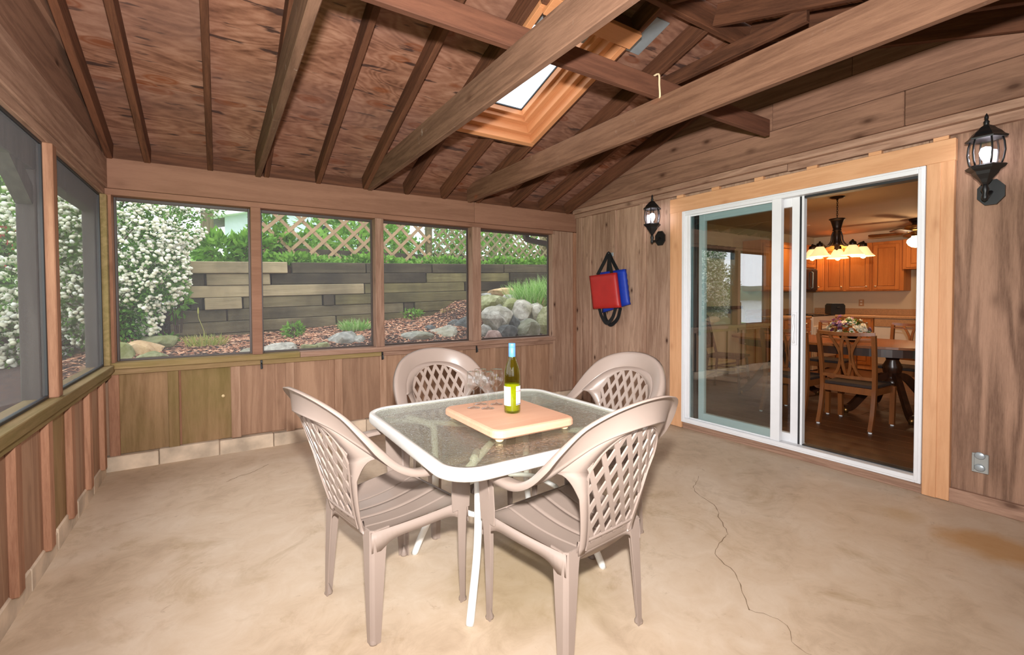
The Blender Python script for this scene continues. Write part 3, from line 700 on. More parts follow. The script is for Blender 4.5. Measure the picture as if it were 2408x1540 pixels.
# ---- chopping board with peg feet, bottle, glasses
BX, BY = 1.10, 1.775
cb = thing('chopping_board', 'thick pale wooden chopping board on peg feet in middle of glass table', 'board', (BX, BY, TZ+.001))
pr = rrect(.205, .252, .045, 6); v = []; f = []
lv = [(-.010, .016), (0, .024), (.0, .042), (-.004, .050), (-.012, .054)]; pr2 = [Vector((x, y)) for x, y in pr]; n = len(pr2)
for off, z in lv:
    for i, p in enumerate(pr2): d = (pr2[(i+1) % n]-pr2[i-1]).normalized(); o = Vector((d.y, -d.x)); q = p+o*off; v.append((q.x, q.y, z))
for k in range(len(lv)-1):
    for i in range(n): f.append((k*n+i, k*n+(i+1) % n, (k+1)*n+(i+1) % n, (k+1)*n+i))
f.append(tuple(range(n))[::-1]); f.append(tuple(range((len(lv)-1)*n, len(lv)*n))); mk('slab', v, f, 'board', cb)
for sx in (-1, 1):
    for sy in (-1, 1): b = MB(); b.lathe([(0, 0), (.013, .001), (.017, .006), (.017, .018)], 12, (sx*.165, sy*.212, 0)); b.out('peg_foot', 'peg', cb, True)
BZ = TZ+.0555
wbt = thing('wine_bottle', 'green glass wine bottle with pale blue cap and white labels', 'bottle', (1.112, 1.745, BZ))
body = [(0, .004), (.028, .0), (.0355, .004), (.037, .012), (.037, .165), (.0355, .185), (.029, .212), (.019, .238), (.0145, .258), (.0140, .29), (.0140, .300)]
b = MB(); b.lathe(body, 28); b.out('glass_body', 'bottleglass', wbt, True)
b = MB(); b.lathe([(0, .010), (.034, .012), (.0345, .130), (0, .1305)], 24); b.out('wine_inside', 'wine', wbt, True)
b = MB(); b.lathe([(.0150, .232+.02), (.0158, .254), (.0158, .292), (.0150, .293), (.0158, .294), (.0158, .311), (.0145, .314), (0, .314)], 20); b.out('cap', 'capblue', wbt, True)
def wrap(r, a0, a1, z0, z1, name, mat, parent):
    v = []; f = []; k = 12
    for i in range(k+1): a = math.radians(a0+(a1-a0)*i/k); v += [(r*math.cos(a), r*math.sin(a), z0), (r*math.cos(a), r*math.sin(a), z1)]
    mk(name, v, [(2*i, 2*i+2, 2*i+3, 2*i+1) for i in range(k)], mat, parent, smooth=True)
# the gap between the two labels faces the camera
ca = math.degrees(math.atan2(-1.745, -1.112))
wrap(.0375, ca-155, ca-10, .037, .122, 'back_label', 'label', wbt); wrap(.0375, ca+27, ca+150, .040, .124, 'front_label', 'label', wbt)
wrap(.0378, ca+27, ca+150, .100, .1025, 'label_stripe', 'labelred', wbt); wrap(.0378, ca+27, ca+150, .042, .0455, 'label_stripe', 'labelnavy', wbt)
gl = None
GP = [((1.005, 1.915), 'wine glass nearest the left edge of the chopping board'), ((1.068, 1.962), 'wine glass at the back left of the four, behind the front pair'), ((1.055, 1.868), 'wine glass at the front of the four, with a little pale wine showing'), ((1.132, 1.918), 'wine glass closest to the bottle')]
for (gx, gy), lab in GP:
    if gl is None:
        gl = thing('wine_glass', lab, 'glass', (gx, gy, BZ), 0, 'wine glasses on the chopping board')
        b = MB(); b.lathe([(0, .085), (.012, .089), (.024, .101), (.0315, .120), (.0325, .140), (.0285, .172), (.0280, .1722)], 24); b.out('bowl', 'wineglass', gl, True)
        b = MB(); b.lathe([(.005, .006), (.0035, .015), (.0032, .06), (.0048, .080), (.008, .087)], 12); b.out('stem', 'wineglass', gl, True)
        b = MB(); b.lathe([(.0315, .001), (.028, .003), (.012, .005), (.005, .008), (0, .008)], 24); b.out('foot', 'wineglass', gl, True)
        g0 = gl
    else:
        g = copy_tree(g0); g.location = (gx, gy, BZ); g['label'] = lab

# ================================================================== PATIO CHAIRS
def ysurf(x, z):                                     # the reclined, dished surface of the backrest
    return -.208-(z-.40)*.325+.85*x*x*min(1, max(0, (z-.38)/.25))
def make_chair():
    r = thing('patio_chair', '', 'chair', (0, 0, 0), 0, 'taupe lattice back chairs round the patio table')
    # band: armrest, rising shoulder and the arch of the back in one run, cut in three
    half = [(.272, .205, .618), (.278, .16, .634), (.288, .08, .636), (.293, .0, .634), (.292, -.075, .642), (.285, -.145, .676), (.270, -.210, .734), (.248, -.266, .790), (.207, -.316, .842), (.151, -.353, .874), (.078, -.378, .892), (0, -.386, .897)]
    pts = half+[(-x, y, z) for x, y, z in half[-2::-1]]
    P = catmull(pts, 5); T = tangents(P); O = []; L = []; S = []
    for p, t in zip(P, T):
        rad = Vector((p.x, 0, max(.0, p.z-.615)*1.25)); o = (rad-t*rad.dot(t)).normalized(); O.append(o); L.append(o.cross(t).normalized())
        k = min(1, max(0, (p.z-.64)/.2)); w = .052+.036*k; lip = .026+.012*(1-abs(2*k-1))
        line = [(-w/2, .012*(1-k)+.001), (-w/2+.003, .002*(1-k)), (-w/2+.012, 0), (w/2-.010, 0), (w/2-.002, .003), (w/2+.004, .010), (w/2+.005, lip)]
        S.append(thick(line, -.0045) if False else line+[(a-.0045 if i > 3 else a, b_+.0045 if i < 5 else b_) for i, (a, b_) in list(enumerate(line))[::-1]])
    na = 5*6+2
    def piece(a, b_, name):
        v, f = sweep(P[a:b_], O[a:b_], L[a:b_], S[a:b_], False); m_ = len(S[0]); f = f+([tuple(range(m_))] if a == 0 else [])+([tuple(range(len(v)-m_, len(v)))[::-1]] if b_ == len(P) else [])
        o_ = mk(name, v, f, 'resin', r, smooth=True)
        for q in o_.data.polygons:
            if len(q.vertices) > 4: q.use_smooth = False
        return o_
    piece(0, na+1, 'armrest'); piece(len(P)-na-1, len(P), 'armrest'); back = piece(na, len(P)-na, 'backrest')
    # lattice: two families of flat ribs crossing, clipped to the arched panel
    def hw(z):
        if z < .425 or z > .842: return -1
        if z < .69: k = max(0, (z-.425)/.265); return .118+.060*k**1.2
        return .178*math.sqrt(max(0, 1-((z-.69)/.152)**2))
    def rib(path, w, th, mb, lift=0):
        Q = []; Ov = []; Lv = []
        for i, (x, z) in enumerate(path):
            y = ysurf(x, z); e = 1e-3
            nx = Vector((1, (ysurf(x+e, z)-y)/e, 0)); nz = Vector((0, (ysurf(x, z+e)-y)/e, 1)); nn = nx.cross(nz).normalized()
            a = path[max(0, i-1)]; c = path[min(len(path)-1, i+1)]; d = nx*(c[0]-a[0])+nz*(c[1]-a[1]); d.normalize()
            Q.append(Vector((x, y, z))-nn*lift); Ov.append(d.cross(nn).normalized()); Lv.append(nn)
        v, f = sweep(Q, Ov, Lv, [(-w/2, -th/2), (w/2, -th/2), (w/2, th/2), (-w/2, th/2)]); mb.add(v, f)
    lat = MB(); sp = .0585; sl = .5
    for s in (-1, 1):
        for k in range(-10, 11):
            x0 = k*sp+sp/2; run = []; segs = []
            for j in range(0, 90):
                z = .425+.005*j; x = x0+s*sl*(z-.66)
                if abs(x) < hw(z)+.003 and z < .860 and hw(min(max(z, .426), .841)) > -.5:
                    run.append((x, z))
                else:
                    if len(run) > 2: segs.append(run)
                    run = []
            if len(run) > 2: segs.append(run)
            for q in segs: rib(q[::2]+([q[-1]] if len(q) % 2 == 0 else []), .0180, .006, lat, .0004*s)
    # filler between arch and panel, side stiles and bottom rail
    st = MB()
    hz = lambda z: hw(min(max(z, .4252), .841))
    for s in (-1, 1):
        rib([(s*hz(z), z) for z in np.linspace(.405, .69, 16)], .005, .010, st, -.004)
    # shell between the panel opening and the band, lofted so that it meets the band along its inner edge
    lf = []; lb = []
    for i in range(na-9, len(P)-na+9):
        w_ = S[i][0][0]; q = P[i]+O[i]*(w_+.004); ang = math.atan2((q.z-.69)/.152, q.x/.178); x_, z_ = .176*math.cos(ang), .69+.150*math.sin(ang)
        if ang < -.2 and ang > -PI/2: x_, z_ = hw(max(q.z, .45)), q.z
        if q.z < .690: continue
        m_ = Vector((x_, ysurf(x_, z_), z_)); lf.append((q, (q*.55+m_*.45)+Vector((0, -.004, 0)), m_))
    def fillet(t0):
        q0, m0 = t0[0], t0[2]; sg = 1 if q0.x > 0 else -1; out_ = []
        for k in range(1, 8):
            z_ = m0.z-.085*k/7; x_ = sg*(hw(z_)+.032); m_ = Vector((x_, ysurf(x_, z_), z_)); i_ = Vector((sg*hw(z_), ysurf(hw(z_), z_), z_)); u = (k/7)**.55
            q = q0*(1-u)+m_*u; q.z = min(q.z, q0.z-.004*k) if k < 7 else m_.z; out_.append((q, q*.5+i_*.5, i_))
        for z_ in np.linspace(.59, .392, 9):
            o_, n_ = sg*(hz(z_)+.032), sg*hz(z_); q = Vector((o_, ysurf(o_, z_), z_)); i_ = Vector((n_, ysurf(n_, z_), z_)); out_.append((q, (q+i_)/2, i_))
        return out_
    lf = fillet(lf[0])[::-1]+lf+fillet(lf[-1])
    v = []; f = []; N_ = len(lf)
    for t3 in lf: v += [p_ for p_ in t3]+[p_+Vector((0, -.005, -.001)) for p_ in t3[::-1]]
    for i in range(N_-1):
        for k in range(6): f.append((i*6+k, i*6+(k+1) % 6, (i+1)*6+(k+1) % 6, (i+1)*6+k))
    f += [tuple(range(6)), tuple(range((N_-1)*6, N_*6))]
    mk('back_shell', v, f, 'resin', back, smooth=True)
    rib([(.178*math.cos(a), .690+.152*math.sin(a)) for a in np.linspace(-.05, PI+.05, 40)], .004, .010, st, -.004)
    bw = []
    for x in np.linspace(-.158, .158, 19):                # bowl under the lattice, curving down behind the seat
        zb = .372-.030*(1-(x/.158)**2); bw.append([Vector((x, ysurf(x, z)+(.0 if z > .40 else (.40-z)*.25), z)) for z in (.446, .425, .40, zb)])
    v = [p for c_ in bw for p in c_]+[p+Vector((0, .006, 0)) for c_ in bw for p in c_]; n4 = 4*len(bw); f = []
    for i in range(len(bw)-1):
        for k in range(3): f += [(i*4+k, i*4+k+1, i*4+k+5, i*4+k+4), (n4+i*4+k+4, n4+i*4+k+5, n4+i*4+k+1, n4+i*4+k)]
        f += [(i*4, i*4+4, n4+i*4+4, n4+i*4), (i*4+3, n4+i*4+3, n4+i*4+7, i*4+7)]
    mk('back_bowl', v, f, 'resin', back, smooth=True)
    rib([(x, .446) for x in np.linspace(-.118, .118, 14)], .005, .010, st, -.004)
    lat.out('lattice', 'resin', back); st.out('panel_frame', 'resin', back)
    # seat
    nx_, ny_ = 30, 24; v = []; f = []
    def seatp(a, b_):
        y = -.205+.415*b_; hwid = .205+.055*b_-(.03 if b_ > .96 else 0)*((b_-.96)/.04); x = (2*a-1)*hwid
        z = .402+.022*b_-.020*math.sin(PI*min(1, b_*1.05))*(1-(2*a-1)**4)+.010*(abs(2*a-1)**6)-(.02*((b_-.9)/.1)**2 if b_ > .9 else 0)
        for g in (-.56, -.19, .19, .56):
            if abs((2*a-1)-g) < .02: z -= .003
        return (x, y, z)
    aa = sorted(set(list(np.linspace(0, 1, nx_))+[.5+g/2+e for g in (-.56, -.19, .19, .56) for e in (-.012, -.006, .006, .012)])); nx_ = len(aa)-1
    for j in range(ny_+1):
        for a in aa: v.append(seatp(a, j/ny_))
    m = nx_+1
    for j in range(ny_):
        for i in range(nx_): f.append((j*m+i, j*m+i+1, (j+1)*m+i+1, (j+1)*m+i))
    seat = mk('seat', v, f, 'resin', r, smooth=True)
    # skirt round the seat, arching into the legs
    sk_ = MB(); cor = [(-.205, -.205), (.205, -.205), (.258, .205), (-.258, .205)]
    for k in range(4):
        a, c = Vector(cor[k]), Vector(cor[(k+1) % 4]); d = (c-a); nrm = Vector((d.y, -d.x)).normalized(); q = []; N = 24
        for i in range(N+1):
            u = i/N; p = a+d*u; e = min(u, 1-u)*d.length; hgt = .042+.034*math.exp(-((max(0, e-.035))/.03)**1.3); b_ = (p.y+.205)/.41
            zt = .412+.022*b_-(.02 if k == 2 else 0); bow = .010*math.sin(PI*u)*(1 if k in (1, 3) else .4)
            if k == 0: zt -= .012; hgt = .022+.05*math.exp(-((max(0, e-.03))/.025)**1.3); bow = -.004
            q.append((p+nrm*bow, zt, hgt))
        vv = []
        for p, zt, hg in q: vv += [(p.x, p.y, zt), (p.x, p.y, zt-hg), (p.x-nrm.x*.005, p.y-nrm.y*.005, zt-hg), (p.x-nrm.x*.005, p.y-nrm.y*.005, zt)]
        ff = []
        for i in range(N):
            for e in range(4): ff.append((i*4+e, i*4+(e+1) % 4, (i+1)*4+(e+1) % 4, (i+1)*4+e))
        sk_.add(vv, ff)
    sk_.out('seat_skirt', 'resin', seat, True)
    # legs: angle section, tapering to the foot; front pair runs up to the armrest
    def leg(sx, sy, path, wid):
        P_ = catmull(path, 5); v = []; f = []; Nn = len(P_); loop = None
        for i, p in enumerate(P_):
            w = np.interp(i/(Nn-1), [a for a, _ in wid], [b_ for _, b_ in wid]); c = .010
            line = [(-w, 0), (-w*.55, 0), (-c*1.4, 0), (-c*.6, -c*.6), (0, -c*1.4), (0, -w*.55), (0, -w)]
            loop = line+[(a-.005, b_) if a > -.012 and b_ < -.012 else ((a-.005, b_-.005) if a > -.012 else (a, b_-.005)) for a, b_ in line[::-1]]
            for a, b_ in loop: v.append((p.x+sx*a, p.y+sy*b_, p.z))
        m = len(loop)
        for i in range(Nn-1):
            for k in range(m):
                q = (i*m+k, i*m+(k+1) % m, (i+1)*m+(k+1) % m, (i+1)*m+k); f.append(q if sx*sy > 0 else q[::-1])
        f.append(tuple(range(m))); f.append(tuple(range((Nn-1)*m, Nn*m)))
        l = mk('leg', v, f, 'resin', r)
        x, y = path[0][0], path[0][1]; w = wid[0][1]
        b = MB(); b.lathe([(0, 0), (w*.46, 0), (w*.48, .006), (w*.30, .022), (0, .05)], 10, (x-sx*w*.42, y-sy*w*.42, 0)); b.out('foot_pad', 'resin', l, True)
    for sx in (-1, 1):
        leg(sx, 1, [(sx*.250, .205, 0), (sx*.254, .205, .2), (sx*.262, .207, .40), (sx*.270, .209, .52), (sx*.284, .212, .590), (sx*.292, .214, .622)], [(0, .036), (.6, .068), (1, .078)])
        leg(sx, -1, [(sx*.218, -.215, 0), (sx*.213, -.212, .2), (sx*.208, -.208, .37), (sx*.207, -.207, .418)], [(0, .036), (.85, .072), (1, .074)])
        b = MB(); v, f = prism([(0, 0), (.085, 0), (.092, .06), (.092, .20), (0, .215)], 0, .005); b.add([(sx*(.262+p[1]*.06-p[2]), .208-p[0], .402+p[1]) for p in v], f if sx > 0 else [q[::-1] for q in f]); b.out('arm_web', 'resin', r)
    return r
ch = make_chair()
ch['label'] = 'taupe plastic lattice back armchair at the left side of the table'
ch.location = (.617, 1.924, 0); ch.rotation_euler = (0, 0, math.radians(11.6-90))
for loc, rz, lab in (((1.144, 1.408, 0), 6.3, 'taupe plastic lattice back armchair nearest the camera, seen from behind'),
                     ((1.185, 2.446, 0), 180, 'taupe plastic lattice back armchair behind the table under the screened windows'),
                     ((1.705, 1.905, 0), 91.5, 'taupe plastic lattice back armchair between table and sliding door')):
    c = copy_tree(ch); c.location = loc; c.rotation_euler = (0, 0, math.radians(rz)); c['label'] = lab

    if loc[0] > 1.6:
        st_k = box('sticker', (-.03, .03), (.19, .196), (.385, .41), 'label', c, .001); st_k['label'] = 'small white sticker with a blue mark'; b = box('sticker_mark', (-.02, 0), (.196, .1965), (.39, .403), 'labelnavy', st_k, .0002); b.location = b.location-st_k.location
# ================================================================== DINING KITCHEN BEYOND THE DOOR
for ax in 'xyz': M['maple_'+ax] = wood('maple_cabinet_'+ax, (176, 98, 42), (206, 126, 62), ax, 3, 0, .4, fine=.6, spec=.5, vary=.08, bumpy=.03)
M['chairwood'] = wood('honey_chair_wood', (112, 62, 28), (150, 88, 44), 'z', 3, 0, .3, spec=.6, vary=.05, bumpy=.03)
M['darkwood'] = wood('dark_table_wood', (38, 20, 12), (70, 38, 22), 'z', 4, 0, .3, spec=.5, vary=.05, bumpy=.03)
M['tabletop'] = wood('polished_table_top', (120, 66, 30), (160, 94, 46), 'y', 4, 0, .25, spec=.6, vary=.05, bumpy=.02)
M['slatwood'] = wood('dark_slat_chair_wood', (52, 34, 24), (88, 58, 40), 'z', 4, 0, .4, vary=.05)
M['seatcloth'] = plain('dark_seat_cloth', (56, 40, 34), .8)
M['kwall'] = plain('cream_kitchen_wall', (214, 190, 160), .8, var=.01)
M['kceil'] = plain('cream_ceiling', (214, 190, 164), .85, var=.01)
M['kfloor'] = wood('brown_floor_plank', (88, 54, 32), (116, 74, 46), 'y', 4, .1, .4, spec=.4, vary=.2, bumpy=.06)
M['counter'] = plain('tan_laminate', (190, 140, 98), .4, var=.08, nscale=60)
M['bronze'] = plain('dark_bronze', (48, 32, 24), .4, .6)
M['brass'] = plain('antique_brass', (150, 112, 66), .3, .9)
M['appl'] = plain('cream_appliance', (230, 208, 186), .35, var=.01)
M['blackgl'] = plain('black_gloss', (14, 13, 13), .12)
M['knob'] = plain('satin_knob', (220, 205, 180), .25, .7)
M['leaf_in'] = plain('house_plant_leaf', (70, 120, 36), .5, var=.15)
M['petal_w'] = plain('cream_petal', (244, 232, 206), .6); M['petal_p'] = plain('purple_petal', (132, 66, 112), .6); M['petal_l'] = plain('lilac_petal', (190, 140, 176), .6)
M['heater'] = plain('beige_heater', (188, 168, 130), .5)
ZK = .04
kf = box('floor', (3.93, 10.0), (-1.2, 4.6), (-.10, ZK-.012), 'kfloor', None, .001); tag(kf, None, None, None, 'structure'); kf.name = 'floor.001'
y = -1.1; i = 0
while y < 4.5:
    pass
    break
x = 3.935; i = 0
while x < 7.6:
    w = .19
    for k in range(3):
        y0 = -1.2+((i*.63) % 1.3)+k*2.0-1.2; y1 = y0+1.995
        y0 = max(y0, -1.2); y1 = min(y1, 4.41)
        if y1-y0 > .1: b = box('plank', (x+.0015, x+w-.0015), (y0, y1), (ZK-.012, ZK), 'kfloor', None, .002); b.parent = kf; b.location = b.location-kf.location
    x += w; i += 1
kc = box('ceiling', (3.93, 10.0), (-1.2, 4.6), (2.42, 2.5), 'kceil', None, .001); tag(kc, None, None, None, 'structure')
for nm, xx, yy in (('wall_north', (3.93, 10.0), (4.42, 4.5)), ('wall_east', (9.82, 9.9), (-1.2, 4.42)), ('wall_south', (3.93, 10.0), (-1.3, -1.2))):
    tag(box(nm, xx, yy, (-.05, 2.45), 'kwall', None, .001), None, None, None, 'structure')
tag(box('wall_inner', (3.931, 3.95), (2.875, 4.42), (0, 2.42), 'kwall', None, .001), None, None, None, 'structure')
tag(box('baseboard_north', (5.0, 9.0), (4.405, 4.42), (ZK, .12), 'kwall', None, .002), None, None, None, 'structure')

hb = thing('baseboard_heater', 'long beige baseboard heater on the dining room wall', 'heater', (6.3, 4.40, ZK))
b = MB(); b.box((-1.3, .85), (-.065, .005), (.03, .20), .01); b.out('casing', 'heater', hb); b = MB(); b.box((-1.28, .83), (-.070, -.06), (.155, .175)); b.out('louvre', 'black', hb)
va = thing('window_valance', 'dark curtain valance high on the dining room wall', 'curtain', (5.9, 4.38, 1.88))
v = []; f = []; N = 60
for i in range(N+1):
    x = -.75+1.9*i/N; y = -.03+.018*math.sin(i*1.1); v += [(x, y, 0), (x, y, .20), (x, y+.012, .20), (x, y+.012, 0)]
for i in range(N):
    for e in range(4): f.append((i*4+e, i*4+(e+1) % 4, (i+1)*4+(e+1) % 4, (i+1)*4+e))
mk('cloth', v, f, 'black_strap', va, smooth=True)
b = MB(); b.tube([(-.8, -.01, .19), (1.2, -.01, .19)], .012); b.out('rod', 'bronze', va, True)
sh = thing('wall_shelf', 'dark narrow shelf on the dining room wall above the heater', 'shelf', (6.2, 4.41, 1.10))
b = MB(); b.box((-1.0, 1.0), (-.12, 0), (-.02, .03), .004); b.out('shelf_board', 'darkwood', sh)
for xx in (-.7, .7): b = MB(); b.box((xx-.015, xx+.015), (-.09, 0), (-.09, -.02), .003); b.out('bracket', 'darkwood', sh)

def panel_door(parent, ax, p0, p1, z0, z1, front, s, knob=None):
    """raised panel door: ax is the axis it runs along; s is the direction it faces"""
    e = empty('door', (0, 0, 0), (0, 0, 0), parent)
    def bx(nm, a, zz, d0, d1, m, bev=.004):
        r = sorted((front+s*d0, front+s*d1))
        return box(nm, a if ax == 'x' else r, r if ax == 'x' else a, zz, m, e, bev)
    w = .055
    bx('stile', (p0, p0+w), (z0, z1), 0, .020, 'maple_z'); bx('stile', (p1-w, p1), (z0, z1), 0, .020, 'maple_z')
    bx('rail', (p0+w, p1-w), (z0, z0+w), 0, .020, 'maple_'+ax); bx('rail', (p0+w, p1-w), (z1-w, z1), 0, .020, 'maple_'+ax)
    bx('raised_panel', (p0+w+.008, p1-w-.008), (z0+w+.008, z1-w-.008), 0, .017, 'maple_z', .014)
    if knob is not None:
        b = MB(); c = (knob, front+s*.034) if ax == 'x' else (front+s*.034, knob)
        v, f = ICO[2]; b.add([(c[0]+p[0]*.016, c[1]+p[1]*.016, z0+.06+p[2]*.016 if z0 > 1 else z1-.06+p[2]*.016) for p in v], f); b.out('knob', 'knob', e, True)
def cabinet(label, x, y, z, doors, ax, front, s, group, cat='cabinet'):
    t = thing('kitchen_cabinet', label, cat, (0, 0, 0), 0, group)
    box('carcass', x, y, z, 'maple_z', t, .003)
    for (a, b_, z0, z1, k) in doors: panel_door(t, ax, a, b_, z0, z1, front, s, k)
    # put the root on the cabinet's own foot
    c = Vector(((x[0]+x[1])/2, (y[0]+y[1])/2, z[0])); t.location = c
    for chd in t.children: chd.location = chd.location-c
    return t
UB, UT = 1.368, 2.20; G1 = 'maple wall cabinets'
cabinet('maple wall cabinet end unit seen through the fixed glass', (7.38, 8.40), (4.10, 4.415), (UB, UT), [(7.42, 7.88, UB+.02, UT-.05, 7.85), (7.90, 8.37, UB+.02, UT-.05, 7.93)], 'x', 4.10, -1, G1)
cabinet('short maple wall cabinet above the black microwave', (8.405, 9.17), (4.10, 4.415), (1.78, UT), [(8.44, 8.78, 1.80, UT-.05, None), (8.80, 9.14, 1.80, UT-.05, None)], 'x', 4.10, -1, G1)
cabinet('narrow maple wall cabinet in the corner right of the microwave', (9.175, 9.488), (4.10, 4.415), (UB, UT), [(9.19, 9.47, UB+.02, UT-.05, 9.22)], 'x', 4.10, -1, G1)
cabinet('two door maple wall cabinet behind the chandelier', (9.49, 9.815), (3.355, 4.095), (UB, UT), [(3.385, 3.735, UB+.02, UT-.05, 3.42), (3.775, 4.08, UB+.02, UT-.05, 3.80)], 'y', 9.49, -1, G1)
cabinet('single door maple wall cabinet between chandelier and ceiling fan light', (9.49, 9.815), (2.915, 3.350), (UB, UT), [(2.97, 3.325, UB+.02, UT-.05, 3.29)], 'y', 9.49, -1, G1)
cabinet('short maple wall cabinet beneath the ceiling fan globe', (9.42, 9.815), (1.95, 2.91), (1.715, UT), [(1.98, 2.40, 1.74, UT-.05, None), (2.43, 2.86, 1.74, UT-.05, None)], 'y', 9.42, -1, G1)
G2 = 'maple base cabinets'
cabinet('maple base cabinet under the left end of the counter', (7.5, 8.35), (3.80, 4.415), (ZK, .91), [(7.53, 7.92, .70, .89, 7.72), (7.53, 7.92, .12, .68, 7.88), (7.94, 8.33, .70, .89, 8.14), (7.94, 8.33, .12, .68, 7.98)], 'x', 3.80, -1, G2)
cabinet('maple base cabinet along the far wall right of the dishwasher', (9.20, 9.815), (1.6, 2.60), (ZK, .91), [(1.63, 2.08, .12, .89, 2.04), (2.10, 2.57, .12, .89, 2.14)], 'y', 9.20, -1, G2)
cabinet('maple corner base cabinet behind the flower bowl', (9.20, 9.815), (3.22, 4.415), (ZK, .91), [(3.25, 3.76, .12, .89, 3.30)], 'y', 9.20, -1, G2)
ct = thing('kitchen_countertop', 'tan laminate countertop with backsplash along the far kitchen wall', 'countertop', (9.5, 3.2, .912))
b = MB(); b.box((-.34, .315), (-1.62, 1.215), (0, .04), .006); b.box((-2.02, -1.14), (.58, 1.215), (0, .04), .006); b.out('worktop', 'counter', ct)
b = MB(); b.box((.295, .315), (-1.62, 1.19), (.04, .145)); b.box((-2.02, -.345), (1.195, 1.215), (.04, .145)); b.out('backsplash', 'counter', ct)
st_ = thing('stove', 'cream kitchen stove standing in the corner below the microwave', 'stove', (8.78, 4.10, ZK))
b = MB(); b.box((-.40, .40), (-.33, .31), (.0, .90), .008); b.out('body', 'appl', st_)
b = MB(); b.box((-.38, .38), (-.355, -.332), (.20, .74), .008); b.out('oven_door', 'appl', st_)
b = MB(); b.box((-.25, .25), (-.362, -.352), (.32, .60), .006); b.out('oven_window', 'blackgl', st_)
b = MB(); b.tube([(-.32, -.355, .70), (-.32, -.395, .70), (.32, -.395, .70), (.32, -.355, .70)], .012); b.out('door_handle', 'appl', st_, True)
b = MB(); b.box((-.40, .40), (-.33, .31), (.90, .915), .004); b.out('cooktop', 'blackgl', st_)
for sx in (-.2, .2):
    for sy in (-.15, .12): b = MB(); b.lathe([(.08, .915), (.085, .921), (.06, .921), (.05, .917)], 16, (sx, sy, 0)); b.out('burner', 'black', st_)
dw = thing('dishwasher', 'cream dishwasher under the far counter behind the flowers', 'dishwasher', (9.50, 2.91, ZK))
b = MB(); b.box((-.30, .31), (-.30, .30), (.0, .87), .006); b.out('body', 'appl', dw); b = MB(); b.box((-.325, -.302), (-.29, .29), (.12, .72), .008); b.out('door', 'appl', dw)
b = MB(); b.box((-.33, -.302), (-.29, .29), (.735, .865), .008); b.out('control_panel', 'counter', dw)
mw = thing('microwave', 'black microwave oven hanging below the short wall cabinet', 'microwave', (8.79, 4.24, 1.365))
b = MB(); b.box((-.38, .38), (-.16, .175), (0, .41), .01); b.out('body', 'black', mw); b = MB(); b.box((-.37, .16), (-.185, -.162), (.03, .39), .008); b.out('door', 'blackgl', mw)
b = MB(); b.box((.18, .37), (-.182, -.162), (.03, .39), .006); b.out('keypad', 'black', mw); b = MB(); b.tube([(.13, -.185, .06), (.13, -.215, .07), (.13, -.215, .34), (.13, -.185, .35)], .009); b.out('handle', 'greymetal', mw, True)
to = thing('toaster', 'black toaster on the corner of the kitchen counter', 'toaster', (9.42, 3.88, .953), .7)
pr_ = [(-.11, .01), (-.11, .16), (-.085, .195), (.085, .195), (.11, .16), (.11, .01), (.09, 0), (-.09, 0)]; v, f = prism(pr_, -.15, .15); mk('body', [(p[2], p[0], p[1]) for p in v], f, 'black', to)
for sy in (-.04, .04): b = MB(); b.box((-.11, .11), (sy-.014, sy+.014), (.194, .197), .001); b.out('slot', 'greymetal', to)
for sx in (-1, 1): b = MB(); b.box((sx*.15-.0, sx*.15+.025) if sx > 0 else (sx*.15-.025, sx*.15), (-.025, .025), (.12, .135), .004); b.out('lever', 'black', to)
pp = thing('potted_plant', 'leafy green plant in a dark jar on the far counter', 'plant', (9.35, 2.42, .953))
b = MB(); b.lathe([(0, 0), (.05, 0), (.058, .03), (.055, .10), (.042, .13), (.040, .14), (.034, .14), (.03, .02), (0, .02)], 16); b.out('jar', 'blackgl', pp, True)
random.seed(3); v = []; f = []
def leafquad(p, d, up, ln, w, v, f):
    d = d.normalized(); s = d.cross(up); s = s.normalized() if s.length > 1e-3 else Vector((1, 0, 0)); n = len(v); nn = s.cross(d)
    v += [p, p+d*ln*.45+s*w/2-nn*ln*.05, p+d*ln-nn*ln*.18, p+d*ln*.45-s*w/2-nn*ln*.05]; f.append((n, n+1, n+2)); f.append((n, n+2, n+3))
for k in range(90):
    a = random.uniform(0, 2*PI); e = random.uniform(.0, 1.3); d = Vector((math.cos(a)*math.cos(e), math.sin(a)*math.cos(e), math.sin(e)))
    leafquad(Vector((0, 0, .20))+Vector((d.x*.10, d.y*.10, d.z*.07))*random.uniform(.4, 1.1), d+Vector((0, 0, -.4)), Vector((0, 0, 1)), .06, .045, v, f)
mk('foliage', v, f, 'leaf_in', pp)
b = MB()
for k in range(5): a = k*1.3; b.tube([(0, 0, .05), (.02*math.cos(a), .02*math.sin(a), .15), (.06*math.cos(a), .06*math.sin(a), .23)], .003, 5)
b.out('stem', 'leaf_in', pp)
op = thing('outlet_cover', 'almond outlet plate on the kitchen wall above the far counter', 'outlet', (9.818, 3.62, 1.16))
b = MB(); b.box((-.008, 0), (-.04, .04), (-.06, .06), .003); b.out('plate', 'counter', op)
for dz in (-.025, .025): b = MB(); b.box((-.012, -.008), (-.016, .016), (dz-.013, dz+.013), .003); b.out('socket', 'appl', op)

